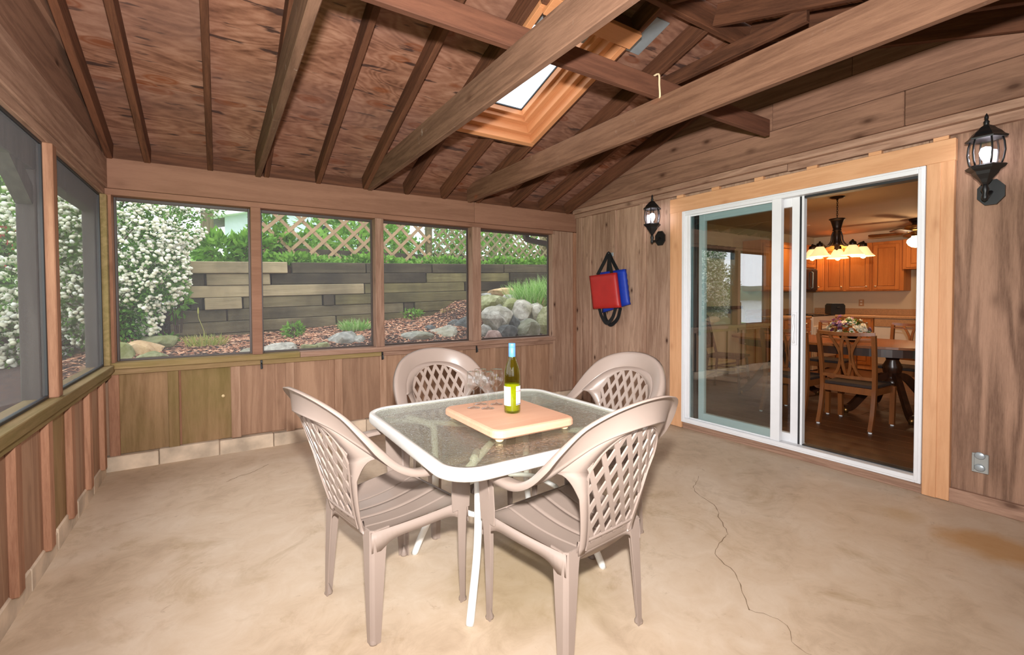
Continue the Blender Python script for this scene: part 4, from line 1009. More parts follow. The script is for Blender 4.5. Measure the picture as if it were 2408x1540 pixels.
# ---- chandelier
cx, cy, cz = 6.03, 2.472, 2.42
cl = thing('chandelier', 'dark bronze chandelier with five glowing glass shades over dining table', 'chandelier', (cx, cy, cz))
b = MB(); b.lathe([(.075, 0), (.075, -.006), (.055, -.018), (.012, -.024), (.010, -.04)][::-1], 20); b.out('canopy', 'bronze', cl, True)
b = MB()
for k in range(9):
    z = -.045-.022*k; P = [Vector((.008*math.cos(q), 0, z+.016*math.sin(q))) for q in np.linspace(0, 2*PI, 9)]
    R = Matrix.Rotation(PI/2*(k % 2), 3, 'Z'); b.tube([R @ p for p in P], .0025, 5, False)
b.out('chain', 'bronze', cl, True)
b = MB(); b.lathe([(0, -.235), (.012, -.24), (.078, -.250), (.082, -.258), (.070, -.264), (.060, -.285), (.048, -.33), (.038, -.37), (.044, -.378), (.044, -.386), (.034, -.392), (.034, -.52), (.040, -.535), (.030, -.56), (.012, -.585), (.016, -.60), (0, -.615)][::-1], 18); b.out('column', 'bronze', cl, True)
for k in range(5):
    a = 2*PI*k/5+.35; d = Vector((math.cos(a), math.sin(a), 0)); R = .255
    arm = [d*.036+Vector((0, 0, -.395)), d*.050+Vector((0, 0, -.44)), d*.062+Vector((0, 0, -.51)), d*.11+Vector((0, 0, -.565)), d*.175+Vector((0, 0, -.572)), d*(R-.03)+Vector((0, 0, -.538)), d*R+Vector((0, 0, -.530))]
    b = MB(); b.tube(catmull(arm, 4), .0085, 7); b.out('arm', 'bronze', cl, True)
    o = d*R
    b = MB(); b.lathe([(0, -.515), (.010, -.52), (.014, -.535), (.034, -.545), (.038, -.575), (.030, -.585)][::-1], 14, o); b.out('lamp_cup', 'bronze', cl, True)
    b = MB(); b.lathe([(.034, -.580), (.045, -.592), (.060, -.620), (.078, -.655), (.100, -.678), (.112, -.690), (.110, -.690), (.097, -.676), (.075, -.652), (.057, -.62), (.042, -.592)], 22, o); b.out('glass_shade', 'shade_warm', cl, True)
    b = MB(); b.lathe([(0, -.715), (.022, -.705), (.031, -.68), (.026, -.65), (.014, -.62), (.012, -.60)], 14, o); b.out('bulb', 'bulb_warm', cl, True)
    light('chandelier_lamp', 'POINT', (cx+o.x, cy+o.y, cz-.735), 5.0, (1, .62, .30), .03)
light('chandelier_column_light', 'POINT', (cx, cy, cz-.50), 2.0, (1, .62, .30), .12)  # point lamp inside the column, with no bulb of its own

# ---- ceiling fan
fx, fy, fz = 8.74, 2.55, 2.42
fn = thing('ceiling_fan', 'brass ceiling fan with dark blades and white globe lamp', 'ceiling fan', (fx, fy, fz))
b = MB(); b.lathe([(.085, 0), (.080, -.03), (.05, -.055), (.04, -.085), (.05, -.09)][::-1], 20); b.out('canopy', 'bronze', fn, True)
b = MB(); b.lathe([(0, -.085), (.11, -.09), (.135, -.105), (.14, -.15), (.125, -.175), (.07, -.185), (.055, -.20), (.055, -.245), (.07, -.25), (0, -.252)][::-1], 24); b.out('motor_housing', 'brass', fn, True)
for k in range(5):
    a = 2*PI*k/5+1.72; R = Matrix.Rotation(a, 3, 'Z'); tilt = Matrix.Rotation(.2, 3, 'X')
    b = MB(); pl = [(.16, -.045), (.20, -.055), (.52, -.068), (.56, -.05), (.57, 0), (.56, .05), (.52, .068), (.20, .055), (.16, .045)]; v, f = prism(pl, -.004, .004); b.add([R @ (tilt @ Vector(p))+Vector((0, 0, -.20)) for p in v], f); bl = b.out('blade', 'darkwood', fn)
    b = MB(); b.tube([R @ Vector((.08, 0, -.18)), R @ Vector((.14, 0, -.195)), R @ Vector((.22, 0, -.203))], .009, 6); b.out('blade_iron', 'brass', bl, True)
b = MB(); b.lathe([(0, -.425), (.045, -.415), (.085, -.385), (.105, -.345), (.100, -.31), (.075, -.285), (.05, -.265), (.05, -.25)], 20); b.out('globe', 'globe_warm', fn, True)
b = MB(); b.tube([(-.06, .0, -.25), (-.062, 0, -.40)], .003, 5); b.out('pull_chain', 'brass', fn)
light('fan_lamp', 'POINT', (fx-.05, fy, fz-.47), 16, (1, .66, .36), .08)
for k, (x, y, lab) in enumerate(((7.97, 3.74, 'round recessed ceiling light near the sliding sash'), (9.35, 3.80, 'round recessed ceiling light above the corner wall cabinets'))):
    t = thing('recessed_light', lab, 'light', (x, y, 2.42)); b = MB(); b.lathe([(.068, -.002), (.09, -.002), (.092, -.008), (.066, -.006)], 22); b.out('trim_ring', 'appl', t, True)
    b = MB(); b.lathe([(0, -.004), (.066, -.004)], 20); b.out('lens', 'bulb_warm', t)
    light('recessed_lamp', 'SPOT', (x, y, 2.405), 60, (1, .66, .36), .06, (x, y, 0), spot_size=2.4, spot_blend=.8)

# ---- dining table
DX, DY = 5.98, 2.50
dt = thing('dining_table', 'dark oval dining table on two turned pedestals', 'dining table', (DX, DY, ZK))
def sup(a, b_, p=2.6, n=56): return [(a*abs(math.cos(t))**(2/p)*(1 if math.cos(t) > 0 else -1), b_*abs(math.sin(t))**(2/p)*(1 if math.sin(t) > 0 else -1)) for t in np.linspace(0, 2*PI, n, endpoint=False)]
b = MB(); v, f = prism(sup(.58, 1.12), .715, .738); b.add(v, f); b.out('top', 'tabletop', dt)
b = MB(); v, f = prism(sup(.52, 1.03), .63, .715); b.add(v, f); b.out('apron', 'darkwood', dt)
for sy in (-1, 1):
    py = sy*.58; b = MB(); b.lathe([(0, .30), (.07, .30), (.085, .33), (.06, .36), (.05, .40), (.075, .44), (.085, .50), (.055, .56), (.06, .585), (.10, .60), (.12, .63), (0, .63)], 18, (0, py, 0)); b.out('pedestal', 'darkwood', dt, True)
    for k in range(4):
        a = PI/4+k*PI/2; d = Vector((math.cos(a)*1.15, math.sin(a)*.85, 0)); o = Vector((0, py, 0)); P = catmull([o+d*.05+Vector((0, 0, .40)), o+d*.14+Vector((0, 0, .37)), o+d*.27+Vector((0, 0, .22)), o+d*.40+Vector((0, 0, .075)), o+d*.47+Vector((0, 0, .045))], 4)
        T = tangents(P); O = [Vector((-d.y, d.x, 0)).normalized()]*len(P); L = [o_.cross(t_) for o_, t_ in zip(O, T)]; v, f = sweep(P, O, L, [(-.022, -.035), (.022, -.035), (.022, .035), (-.022, .035)]); lg = mk('leg', v, f, 'darkwood', dt)
        b = MB(); b.lathe([(0, 0), (.022, 0), (.026, .03), (.02, .06), (0, .06)], 10, o+d*.46); b.out('caster', 'brass', lg, True)
# ---- dining chairs
def dining_chair(label):
    t = thing('dining_chair', label, 'chair', (0, 0, 0), 0, 'honey wood dining chairs')
    def bar(path, wo, wl, name, mat='chairwood', par=None, oref=Vector((1, 0, 0)), n=5):
        P = catmull(path, n); T = tangents(P); O = []; L = []
        for d in T: o = (oref-d*oref.dot(d)).normalized(); O.append(o); L.append(o.cross(d))
        v, f = sweep(P, O, L, [(-wo, -wl), (wo, -wl), (wo, wl), (-wo, wl)]); return mk(name, v, f, mat, par or t)
    for s in (-1, 1):
        l = bar([(s*.212, -.285, .012), (s*.212, -.235, .16), (s*.212, -.205, .34), (s*.214, -.205, .46), (s*.218, -.225, .64), (s*.224, -.268, .88)], .016, .019, 'back_post')
        b = MB(); b.lathe([(0, 0), (.015, 0), (.015, .012), (0, .012)], 10, (s*.212, -.288, 0)); b.out('glide', 'white', l)
        l = bar([(s*.215, .20, .012), (s*.218, .20, .22), (s*.222, .20, .38)], .019, .019, 'front_leg')
        b = MB(); b.lathe([(0, 0), (.015, 0), (.015, .012), (0, .012)], 10, (s*.215, .20, 0)); b.out('glide', 'white', l)
    bar([(-.232, -.262, .892), (-.11, -.292, .886), (0, -.300, .884), (.11, -.292, .886), (.232, -.262, .892)], .016, .013, 'top_rail', oref=Vector((0, 0, 1)))
    bar([(-.22, -.250, .845), (0, -.280, .835), (.22, -.250, .845)], .006, .008, 'mid_rail', oref=Vector((0, 0, 1)))
    bar([(-.215, -.212, .478), (0, -.219, .475), (.215, -.212, .478)], .014, .011, 'lower_rail', oref=Vector((0, 0, 1)))
    sp_ = empty('splat', (0, 0, 0), (0, 0, 0), t)
    yb = lambda z: -.212-(z-.5)*.19
    for s in (-1, 1):
        for q in ([(.125, .87), (.075, .78), (.047, .70), (.052, .62), (.080, .53), (.120, .48)], [(.006, .87), (.028, .79), (.036, .70), (.034, .62), (.022, .54), (.004, .48)]):
            bar([(s*x, yb(z), z) for x, z in q], .012, .008, 'splat_bar', par=sp_)
    b = MB(); v, f = prism([(-.225, .215), (-.215, -.205), (.215, -.205), (.225, .215)][::-1], .325, .385); b.add(v, f); b.out('seat_frame', 'chairwood', t)
    b = MB(); b.box((-.205, .205), (-.19, .21), (.383, .415), .015); b.out('seat_pad', 'seatcloth', t)
    return t
c0 = dining_chair('honey wood dining chair with crossed splat back, whole in the open doorway'); c0.location = (5.20, 1.945, ZK); c0.rotation_euler = (0, 0, -PI/2)
for loc, rz, lab in (((5.20, 2.50, ZK), -92, 'honey wood dining chair half hidden behind the sliding sash'), ((6.78, 2.05, ZK), 88, 'honey wood dining chair on the far side of the table, right of the flowers'),
                     ((6.80, 2.85, ZK), 92, 'honey wood dining chair on the far side of the table, behind the flowers'), ((5.98, 1.10, ZK), -2, 'honey wood dining chair at the near end of the table by the door jamb')):
    c = copy_tree(c0); c.location = loc; c.rotation_euler = (0, 0, math.radians(rz)); c['label'] = lab
s_ = thing('slat_back_chair', 'dark slat back wooden chair at the far end of the dining table', 'chair', (5.72, 3.62, ZK), math.radians(196))
def rod(a, b_, r, name, n=8, mat='slatwood', par=None): m = MB(); m.tube([a, b_], r, n); return m.out(name, mat, par or s_, True)
for sx in (-1, 1):
    rod((sx*.235, -.235, 0), (sx*.195, -.19, .44), .017, 'leg'); rod((sx*.235, .215, 0), (sx*.20, .18, .44), .017, 'leg')
    rod((sx*.19, -.20, .45), (sx*.215, -.33, .97), .017, 'back_post'); rod((sx*.225, -.22, .14), (sx*.225, .20, .14), .010, 'stretcher'); rod((sx*.215, -.21, .27), (sx*.215, .19, .27), .010, 'stretcher')
rod((-.22, .20, .18), (.22, .20, .18), .010, 'stretcher'); rod((-.22, -.22, .18), (.22, -.22, .18), .010, 'stretcher')
b = MB(); b.box((-.225, .225), (-.215, .22), (.435, .47), .014); b.out('seat', 'slatwood', s_)
Rb = Matrix.Rotation(.245, 3, 'X')
def bb(x, z, nm): m = MB(); m.box(x, (-.010, .010), z, .003, Rb, (0, -.20, .45)); m.out(nm, 'slatwood', s_)
bb((-.205, .205), (.46, .55), 'top_rail'); bb((-.19, .19), (.10, .15), 'lower_rail')
for k in range(6): x = -.15+.06*k; bb((x-.016, x+.016), (.15, .46), 'slat')
# ---- flowers
fw = thing('flower_bowl', 'bowl of cream and purple flowers on the dining table', 'flowers', (5.95, 2.31, ZK+.739))
b = MB(); b.lathe([(0, 0), (.06, 0), (.085, .03), (.10, .075), (.095, .08), (.08, .035), (0, .015)], 18); b.out('bowl', 'blackgl', fw, True)
random.seed(11)
def blossom(p, r, mat):
    v = []; f = []
    for k in range(7):
        a = k*2*PI/7; d = Vector((math.cos(a), math.sin(a), .35)); leafquad(Vector((0, 0, 0)), d, Vector((0, 0, 1)), r, r*.8, v, f)
    for k in range(5):
        a = k*2*PI/5+.4; d = Vector((math.cos(a)*.6, math.sin(a)*.6, 1)); leafquad(Vector((0, 0, .002)), d, Vector((0, 0, 1)), r*.75, r*.6, v, f)
    out = Vector(p)-Vector((0, 0, .02)); q = Vector((0, 0, 1)).rotation_difference(out.normalized()); mk('blossom', [q @ Vector(x) for x in v], f, mat, fw, p)
for k in range(64):
    a = random.uniform(0, 2*PI); e = math.asin(random.uniform(.05, 1)); R = random.uniform(.8, 1.05)
    p = Vector((.13*math.cos(a)*math.cos(e), .21*math.sin(a)*math.cos(e), .10+.165*math.sin(e)))*R
    blossom(p, random.uniform(.028, .045), random.choice(['petal_w', 'petal_w', 'petal_w', 'petal_p', 'petal_l']))
v = []; f = []
for k in range(220):
    a = random.uniform(0, 2*PI); e = math.asin(random.uniform(-.1, 1)); d = Vector((math.cos(a)*math.cos(e), math.sin(a)*math.cos(e), math.sin(e)))
    leafquad(Vector((d.x*.11, d.y*.18, .09+d.z*.12)), d+Vector((0, 0, -.3)), Vector((0, 0, 1)), .055, .026, v, f)
mk('foliage', v, f, 'leaf_in', fw)
# ================================================================== THE GARDEN
rng = np.random.default_rng(5)
def island(name, cols, rough=.7, trans=0.0):
    """a colour picked separately for every loose piece of the mesh"""
    t = NT(name); g = t.n('ShaderNodeNewGeometry'); st = [(i/(len(cols)-1), lin(c)) for i, c in enumerate(cols)]
    col = t.ramp(g.outputs['Random Per Island'], st); t.base(col, rough, 0, .3)
    if trans:
        tr = t.n('ShaderNodeBsdfTranslucent'); t.set(tr.inputs[0], col); mx = t.n('ShaderNodeMixShader'); mx.inputs[0].default_value = trans
        t.t.links.new(t.p.outputs[0], mx.inputs[1]); t.t.links.new(tr.outputs[0], mx.inputs[2]); t.t.links.new(mx.outputs[0], t.out.inputs['Surface'])
    return t.m
M['leaf'] = island('bright_leaf', [(70, 110, 34), (104, 150, 52), (138, 182, 78), (90, 140, 46)], .5, .35)
M['leaf_dark'] = island('deep_leaf', [(34, 62, 24), (60, 96, 36), (86, 124, 50)], .5, .25)
M['leaf_bush'] = island('bush_leaf', [(44, 76, 28), (86, 130, 48), (112, 158, 66), (70, 110, 40)], .5, .3)
M['leaf_tree'] = island('tree_leaf', [(74, 108, 44), (118, 156, 70), (150, 186, 96)], .5, .35)
M['grassblade'] = island('grass_blade', [(96, 150, 60), (140, 190, 90), (190, 214, 150), (112, 166, 70)], .5, .35)
M['drygrass'] = island('dry_grass_blade', [(130, 150, 60), (168, 170, 90), (190, 170, 110)], .6, .3)
M['petal'] = island('spirea_floret', [(226, 224, 198), (246, 244, 228), (236, 232, 206), (250, 250, 242)], .7, .15)
M['chip'] = island('bark_chip', [(84, 52, 40), (160, 104, 76), (198, 142, 108), (230, 186, 152), (134, 84, 60)], .85)
M['soil'] = plain('dark_soil', (58, 40, 30), .95, var=.3, nscale=20)
M['turf'] = plain('rough_lawn', (120, 160, 70), .95, var=.25, nscale=5)
M['twig'] = plain('brown_twig', (74, 56, 42), .8)
M['bark'] = wood('tree_bark', (96, 82, 66), (140, 124, 104), 'z', 9, 0)
for nm, d, l_, bl in (('tie_dark', (50, 43, 34), (92, 82, 64), .85), ('tie_mid', (88, 80, 58), (134, 122, 94), .7), ('tie_light', (134, 122, 94), (182, 164, 130), .5), ('tie_olive', (80, 74, 46), (126, 116, 80), .7)):
    M[nm] = wood('timber_'+nm, d, l_, 'x', 3, .25, .85, fine=.6, vary=.2, knotcol=(50, 40, 30), moss=(36, 32, 28), mossamt=bl)
M['lat_near'] = plain('tan_lattice', (152, 124, 92), .7, var=.08); M['lat_far'] = plain('olive_lattice', (116, 106, 74), .75, var=.1)
M['siding'] = plain('pale_siding', (206, 216, 226), .6, var=.02); M['fascia'] = plain('white_fascia', (238, 240, 242), .5, var=.01)
M['shingle'] = plain('grey_shingle', (110, 104, 100), .9, var=.15); M['redroof'] = plain('red_shed_board', (170, 62, 58), .7, var=.08); M['redroof2'] = plain('red_shed_roof', (196, 92, 84), .7, var=.08)
M['winglass'] = plain('dark_window_glass', (40, 44, 50), .1)
M['gutter'] = plain('brown_gutter', (74, 58, 50), .5)
def water():
    t = NT('lake_water'); c = t.coords((1, 1, 1), 0); t.base(lin((104, 118, 128)), .12, 0, .5); t.bump(t.noise(c, .7, 3), .25, .1); return t.m
M['lake'] = water()
def stone(name, a, b_, c_, moss=None):
    t = NT(name); c = t.coords((1, 1, 1)); n1 = t.noise(c, 9, 8, .7, .3); n2 = t.noise(c, 3, 4)
    col = t.ramp(n1, [(.3, lin(a)), (.5, lin(b_)), (.7, lin(c_))])
    if moss: k = t.ramp(n2, [(.45, (0, 0, 0)), (.62, (1, 1, 1))]); col = t.mix(t.math('MULTIPLY', k, .6), col, lin(moss))
    t.base(col, .8, 0, .3); t.bump(n1, .6, .01); return t.m
M['st_grey'] = stone('grey_stone', (92, 94, 88), (142, 142, 134), (190, 188, 178), (110, 112, 76))
M['st_light'] = stone('light_stone', (112, 110, 100), (166, 162, 150), (206, 202, 190), (126, 122, 92))
M['st_dark'] = stone('dark_stone', (52, 54, 54), (84, 86, 84), (122, 122, 118))
M['st_tan'] = stone('tan_stone', (150, 120, 84), (190, 160, 120), (210, 186, 150)); M['st_pink'] = stone('pinkish_stone', (128, 104, 96), (168, 142, 132), (196, 176, 166)); M['st_moss'] = stone('mossy_stone', (92, 96, 68), (134, 136, 98), (176, 176, 144), (116, 122, 64))

# ---- ground: bark bed rising to the timber wall, lawn level behind it, lawn down to the lake at the left
def bed(x, y):
    z = .62+.16*max(0, min(1, (y-4.75)/.7))*1.0
    z += max(0, y-5.45)*.05+max(0, x-.5)*.085*max(0, min(1, (y-4.9)/1.4))
    if x > 2.7: z += .32*min(1, (x-2.7)/.7)*max(0, min(1, (y-5.3)/.9))
    if x > 2.75: z += min(0, .62+.48*(y-4.9)-.13-z)*min(1, (x-2.75)/.4)
    if x < -.9: z -= .35*min(1, (-.9-x)/1.6)
    return z
def grid(name, x0, x1, y0, y1, nx, ny, fz, mat, jit=0):
    v = []; f = []
    for j in range(ny+1):
        for i in range(nx+1): x = x0+(x1-x0)*i/nx; y = y0+(y1-y0)*j/ny; v.append((x, y, fz(x, y)+(mnoise.noise(Vector((x*3, y*3, 0)))*jit)))
    for j in range(ny):
        for i in range(nx): f.append((j*(nx+1)+i, j*(nx+1)+i+1, (j+1)*(nx+1)+i+1, (j+1)*(nx+1)+i))
    o = mk(name, v, f, mat, None, smooth=True); tag(o, None, None, None, 'structure'); return o
def bedx(x, y): return bed(x, y)
grid('ground_bed', -3.2, 6.2, 4.62, 6.62, 94, 20, bedx, 'soil', .03)
grid('ground_bank', -3.4, 9, 6.60, 13, 40, 20, lambda x, y: 1.70+.03*max(0, x)+(y-6.6)*.10 if x > -.6 else .9+(y-6.6)*.16+max(0, (x+3.4)/2.8)*.5, 'turf', .05)
def lawn(x, y): return .30-.05*max(0, -x-3)-.0*y if x > -14 else .30-.55-.12*(-14-x)*.3
grid('ground_lawn', -40, -.9, -20, 4.7, 60, 30, lambda x, y: min(.28, .28+(x+1.5)*.045), 'turf', .04)
grid('ground_side', -40, -3.2, 4.6, 34, 50, 40, lambda x, y: min(.9, .28+(x+1.5)*.045+max(0, y-6)*.13*max(0, min(1, (x+16)/10))), 'turf', .05)
grid('ground_front', -.9, 6, -20, -.75, 10, 20, lambda x, y: .0+.02*y, 'turf', .04)
lk = mk('lake', [(-900, -400, -1.35), (-16, -400, -1.35), (-16, 700, -1.35), (-900, 700, -1.35)], [(0, 1, 2, 3)], 'lake'); tag(lk, None, None, None, 'structure')
M['farwood'] = plain('far_shore_woods', (96, 112, 92), .95, var=.2, nscale=.06)
v = []; f = []; N = 80
for i in range(N+1):
    a = math.radians(95+150*i/N); R = 420+30*math.sin(i*.7); hgt = 11+4*math.sin(i*.53)+2.5*math.sin(i*1.7+1)+1.5*math.sin(i*4.1)
    for dr, z in ((0, -2), (12, hgt*.7), (40, hgt), (90, hgt*.6)): v.append(((R+dr)*math.cos(a), (R+dr)*math.sin(a), z))
for i in range(N):
    for k in range(3): f.append((i*4+k, i*4+k+1, i*4+k+5, i*4+k+4))
o = mk('hills', v, f, 'farwood', smooth=True); tag(o, None, None, None, 'structure')

def scatter_mesh(name, base_v, base_f, P, R, S, mat, parent=None, kind='stuff', smooth=False):
    """many small pieces joined into one mesh with numpy: positions P, rotations R (n,3,3), scales S (n,3)"""
    bv = np.array(base_v, float); n = len(P); m = len(bv)
    V = np.einsum('nij,nkj->nki', R, bv[None]*S[:, None, :])+P[:, None, :]
    tri = np.array(base_f); F = (tri[None]+(np.arange(n)*m)[:, None, None]).reshape(-1, tri.shape[1])
    me = bpy.data.meshes.new(name); me.vertices.add(n*m); me.vertices.foreach_set('co', V.ravel())
    k = tri.shape[1]; me.loops.add(F.size); me.loops.foreach_set('vertex_index', F.ravel().astype(np.int32)); me.polygons.add(len(F)); me.polygons.foreach_set('loop_start', np.arange(0, F.size, k, dtype=np.int32))
    me.update(calc_edges=True); me.validate()
    if smooth: me.polygons.foreach_set('use_smooth', [True]*len(me.polygons))
    me.materials.append(M[mat]); o = bpy.data.objects.new(name, me); link(o, parent)
    if kind: o['kind'] = kind
    return o
def rotm(n, tilt=1.0):
    a = rng.uniform(0, 2*PI, n); b_ = rng.uniform(-1, 1, n)*tilt*PI/2; c = rng.uniform(0, 2*PI, n)
    z = np.zeros(n); o = np.ones(n)
    Rz = np.stack([np.cos(a), -np.sin(a), z, np.sin(a), np.cos(a), z, z, z, o], -1).reshape(n, 3, 3)
    Rx = np.stack([o, z, z, z, np.cos(b_), -np.sin(b_), z, np.sin(b_), np.cos(b_)], -1).reshape(n, 3, 3)
    R2 = np.stack([np.cos(c), -np.sin(c), z, np.sin(c), np.cos(c), z, z, z, o], -1).reshape(n, 3, 3)
    return Rz @ Rx @ R2
LEAF = ([(0, 0, 0), (.22, .45, .05), (0, 1, -.05), (-.22, .45, .05), (0, .45, -.03)], [(0, 1, 4), (1, 2, 4), (2, 3, 4), (3, 0, 4)])
CHIP = ([(-.5, -.18, 0), (.5, -.12, 0), (.42, .2, .05), (-.4, .16, .02), (0, 0, .14)], [(0, 1, 4), (1, 2, 4), (2, 3, 4), (3, 0, 4)])
# bark chips
n = 15000; px_ = rng.uniform(-1.2, 4.0, n); py_ = 4.95+1.6*rng.random(n)
P = np.array([(x, y, bed(x, y)+mnoise.noise(Vector((x*3, y*3, 0)))*.03+.004) for x, y in zip(px_, py_)])
s = rng.uniform(.022, .062, n); tag(scatter_mesh('bark_mulch', *CHIP, P, rotm(n, .25), np.stack([s, s*rng.uniform(.5, .9, n), s*.8], -1), 'chip'), 'reddish bark mulch spread over the bed behind the porch', 'mulch')

tag(box('ground_fill', (-.40, 6.0), (6.655, 6.75), (.4, 1.72), 'soil', None, .01), None, None, None, 'structure'); tag(box('ground_fill', (-3.4, -.40), (6.60, 6.70), (.1, 1.15), 'soil', None, .01), None, None, None, 'structure')
# ---- timber retaining wall
rw = thing('retaining_wall', 'weathered stacked timber retaining wall behind the bark bed', 'retaining wall', (.8, 6.5, 1.745))
rw.rotation_euler = (0, -.028, 0)
CO = [[(-.29, .745, 'tie_light', -.05), (.80, 1.735, 'tie_dark', 0), (1.745, 2.72, 'tie_dark', .01), (2.73, 3.99, 'tie_dark', 0), (4.0, 5.5, 'tie_dark', .01)],
      [(-.29, -.14, 'tie_dark', 0), (-.125, .545, 'tie_light', -.02), (.56, 2.62, 'tie_dark', 0), (2.63, 4.1, 'tie_olive', .01), (4.11, 5.5, 'tie_dark', 0)],
      [(-.30, 1.70, 'tie_light', -.01), (1.71, 3.26, 'tie_olive', .01), (3.27, 5.5, 'tie_dark', 0)],
      [(-.29, -.17, 'tie_dark', .0), (-.155, .228, 'tie_light', -.03), (.24, 1.15, 'tie_mid', .01), (1.16, 1.30, 'tie_dark', -.01), (1.31, 3.3, 'tie_olive', 0), (3.31, 5.5, 'tie_mid', .01)],
      [(-.49, .06, 'tie_mid', 0), (.07, 2.26, 'tie_mid', .01), (2.27, 2.42, 'tie_dark', .02), (2.43, 5.5, 'tie_olive', 0)],
      [(-.49, 1.31, 'tie_mid', 0), (1.32, 3.4, 'tie_olive', .01), (3.41, 5.5, 'tie_mid', 0)],
      [(-.49, 1.6, 'tie_mid', .01), (1.61, 4, 'tie_olive', 0)]]
for k, row in enumerate(CO):
    for (a, b_, m, dy) in row: box('timber', (a-.8+.003, b_-.8-.003), (dy, dy+.16), (-.143*(k+1)+.004, -.143*k), m, rw, .007)
# ---- lattice fences: every lath a piece
def lattice(label, x0, x1, y, z0, z1, pitch, w, mat, posts, tilt=0):
    t = thing('lattice_fence', label, 'fence', (x0, y, z0)); H = z1-z0; Wd = x1-x0
    n = int((Wd+H)/pitch)+1
    for s in (1, -1):
        for k in range(n+1):
            c = k*pitch; a0 = max(0, c-H); a1 = min(Wd, c)
            if a1-a0 < .06: continue
            p0 = (a0, c-a0) if s > 0 else (Wd-a0, c-a0); p1 = (a1, c-a1) if s > 0 else (Wd-a1, c-a1)
            if s > 0: p0 = (a0, H-(c-a0)); p1 = (a1, H-(c-a1))
            else: p0 = (Wd-a0, H-(c-a0)); p1 = (Wd-a1, H-(c-a1))
            ln = math.hypot(p1[0]-p0[0], p1[1]-p0[1]); an = math.atan2(p1[1]-p0[1], p1[0]-p0[0])
            v, f = chamfer_box(ln/2, .005, w/2, .001); mk('lath', v, f, mat, t, ((p0[0]+p1[0])/2, -.006 if s > 0 else .006, (p0[1]+p1[1])/2), (0, -an, 0))
    for px in posts: b = box('post', (px-x0-.045, px-x0+.045), (.02, .11), (-.25, H+.05), 'tie_olive', t, .004)
    box('rail', (0, Wd), (.014, .05), (.05, .14), 'tie_dark', t, .003)
    return t
lattice('tan lattice fence panel with wide laths above the timber wall', .50, 2.86, 6.9, 1.83, 2.72, .28, .045, 'lat_near', (2.86,))
lattice('olive lattice fence panel with close laths at the right of the garden', 2.95, 5.9, 6.95, 1.86, 2.72, .165, .034, 'lat_far', (5.2,))

# ---- rocks
def rock(p, w, h, mat, label, cat='rock', group='rocks edging the bark bed', seed=0):
    random.seed(seed*13+5); v0, f = ICO[3]; v = []
    pl = [(Vector((random.gauss(0, 1), random.gauss(0, 1), random.gauss(0, .8))).normalized(), random.uniform(.58, .90)) for _ in range(13)]
    off = Vector((random.uniform(0, 50),)*3)
    for q in v0:
        d = Vector(q); r = 1.0
        for nrm, k in pl:
            c = d.dot(nrm)
            if c > 1e-3: r = min(r, k/c)
        r *= 1+.05*mnoise.noise(d*2.5+off)+.03*mnoise.noise(d*6+off)
        v.append((d.x*r*w*.76, d.y*r*w*.66, max(d.z*r*h*.86, -h*.6)))
    o = mk('rock', v, f, mat, None, p, (0, 0, random.uniform(-.5, .5))); me = o.data; me.polygons.foreach_set('use_smooth', [True]*len(me.polygons)); tag(o, label, cat, group)
    try: me.set_sharp_from_angle(angle=math.radians(16))
    except Exception: pass
    return o
PILE = [(3.56, 6.32, 1.30, .16, .09, 'st_grey', 'small grey rock at the top left of the rock pile'), (3.92, 6.39, 1.34, .40, .14, 'st_tan', 'flat tan rock on top of the rock pile below the grass clump'), (3.52, 6.05, 1.17, .32, .25, 'st_moss', 'mossy grey boulder high on the left side of the rock pile'),
        (3.89, 6.19, 1.24, .22, .11, 'st_light', 'pale flat rock just under the tan rock'), (3.56, 5.93, 1.11, .15, .14, 'st_grey', 'small round grey rock in the middle left of the pile'), (3.75, 5.90, 1.10, .30, .22, 'st_moss', 'olive tinted boulder in the middle of the rock pile'),
        (3.80, 5.73, 1.02, .34, .27, 'st_light', 'large pale angular boulder at the centre of the rock pile'), (4.05, 5.67, .99, .26, .26, 'st_light', 'pale domed boulder right of the pile centre'), (4.31, 5.99, 1.14, .34, .2, 'st_tan', 'brownish flat boulder under the grass clump at the right'),
        (3.29, 5.56, .94, .42, .27, 'st_light', 'biggest pale flat topped boulder low on the left of the pile'), (4.12, 5.46, .88, .26, .34, 'st_moss', 'mossy boulder cut off by the right window post'), (3.65, 5.32, .82, .27, .2, 'st_grey', 'grey boulder low at the front of the pile'),
        (3.50, 5.48, .88, .22, .2, 'st_dark', 'dark wedge shaped rock in the shadow of the pile'), (3.05, 5.22, .78, .19, .12, 'st_pink', 'pinkish rock at the bottom left of the rock pile'), (4.02, 6.08, 1.18, .2, .15, 'st_pink', 'brownish pink rock tucked below the grass clump'), (3.27, 5.26, .78, .25, .16, 'st_dark', 'dark rock at the foot of the rock pile'), (3.00, 5.36, .82, .14, .14, 'st_grey', 'small grey rock beside the pinkish one')]
for i, (x, y, z, w, h, m, lab) in enumerate(PILE): rock((x, y, z), w, h, m, lab, group='boulders in the rock pile', seed=i)
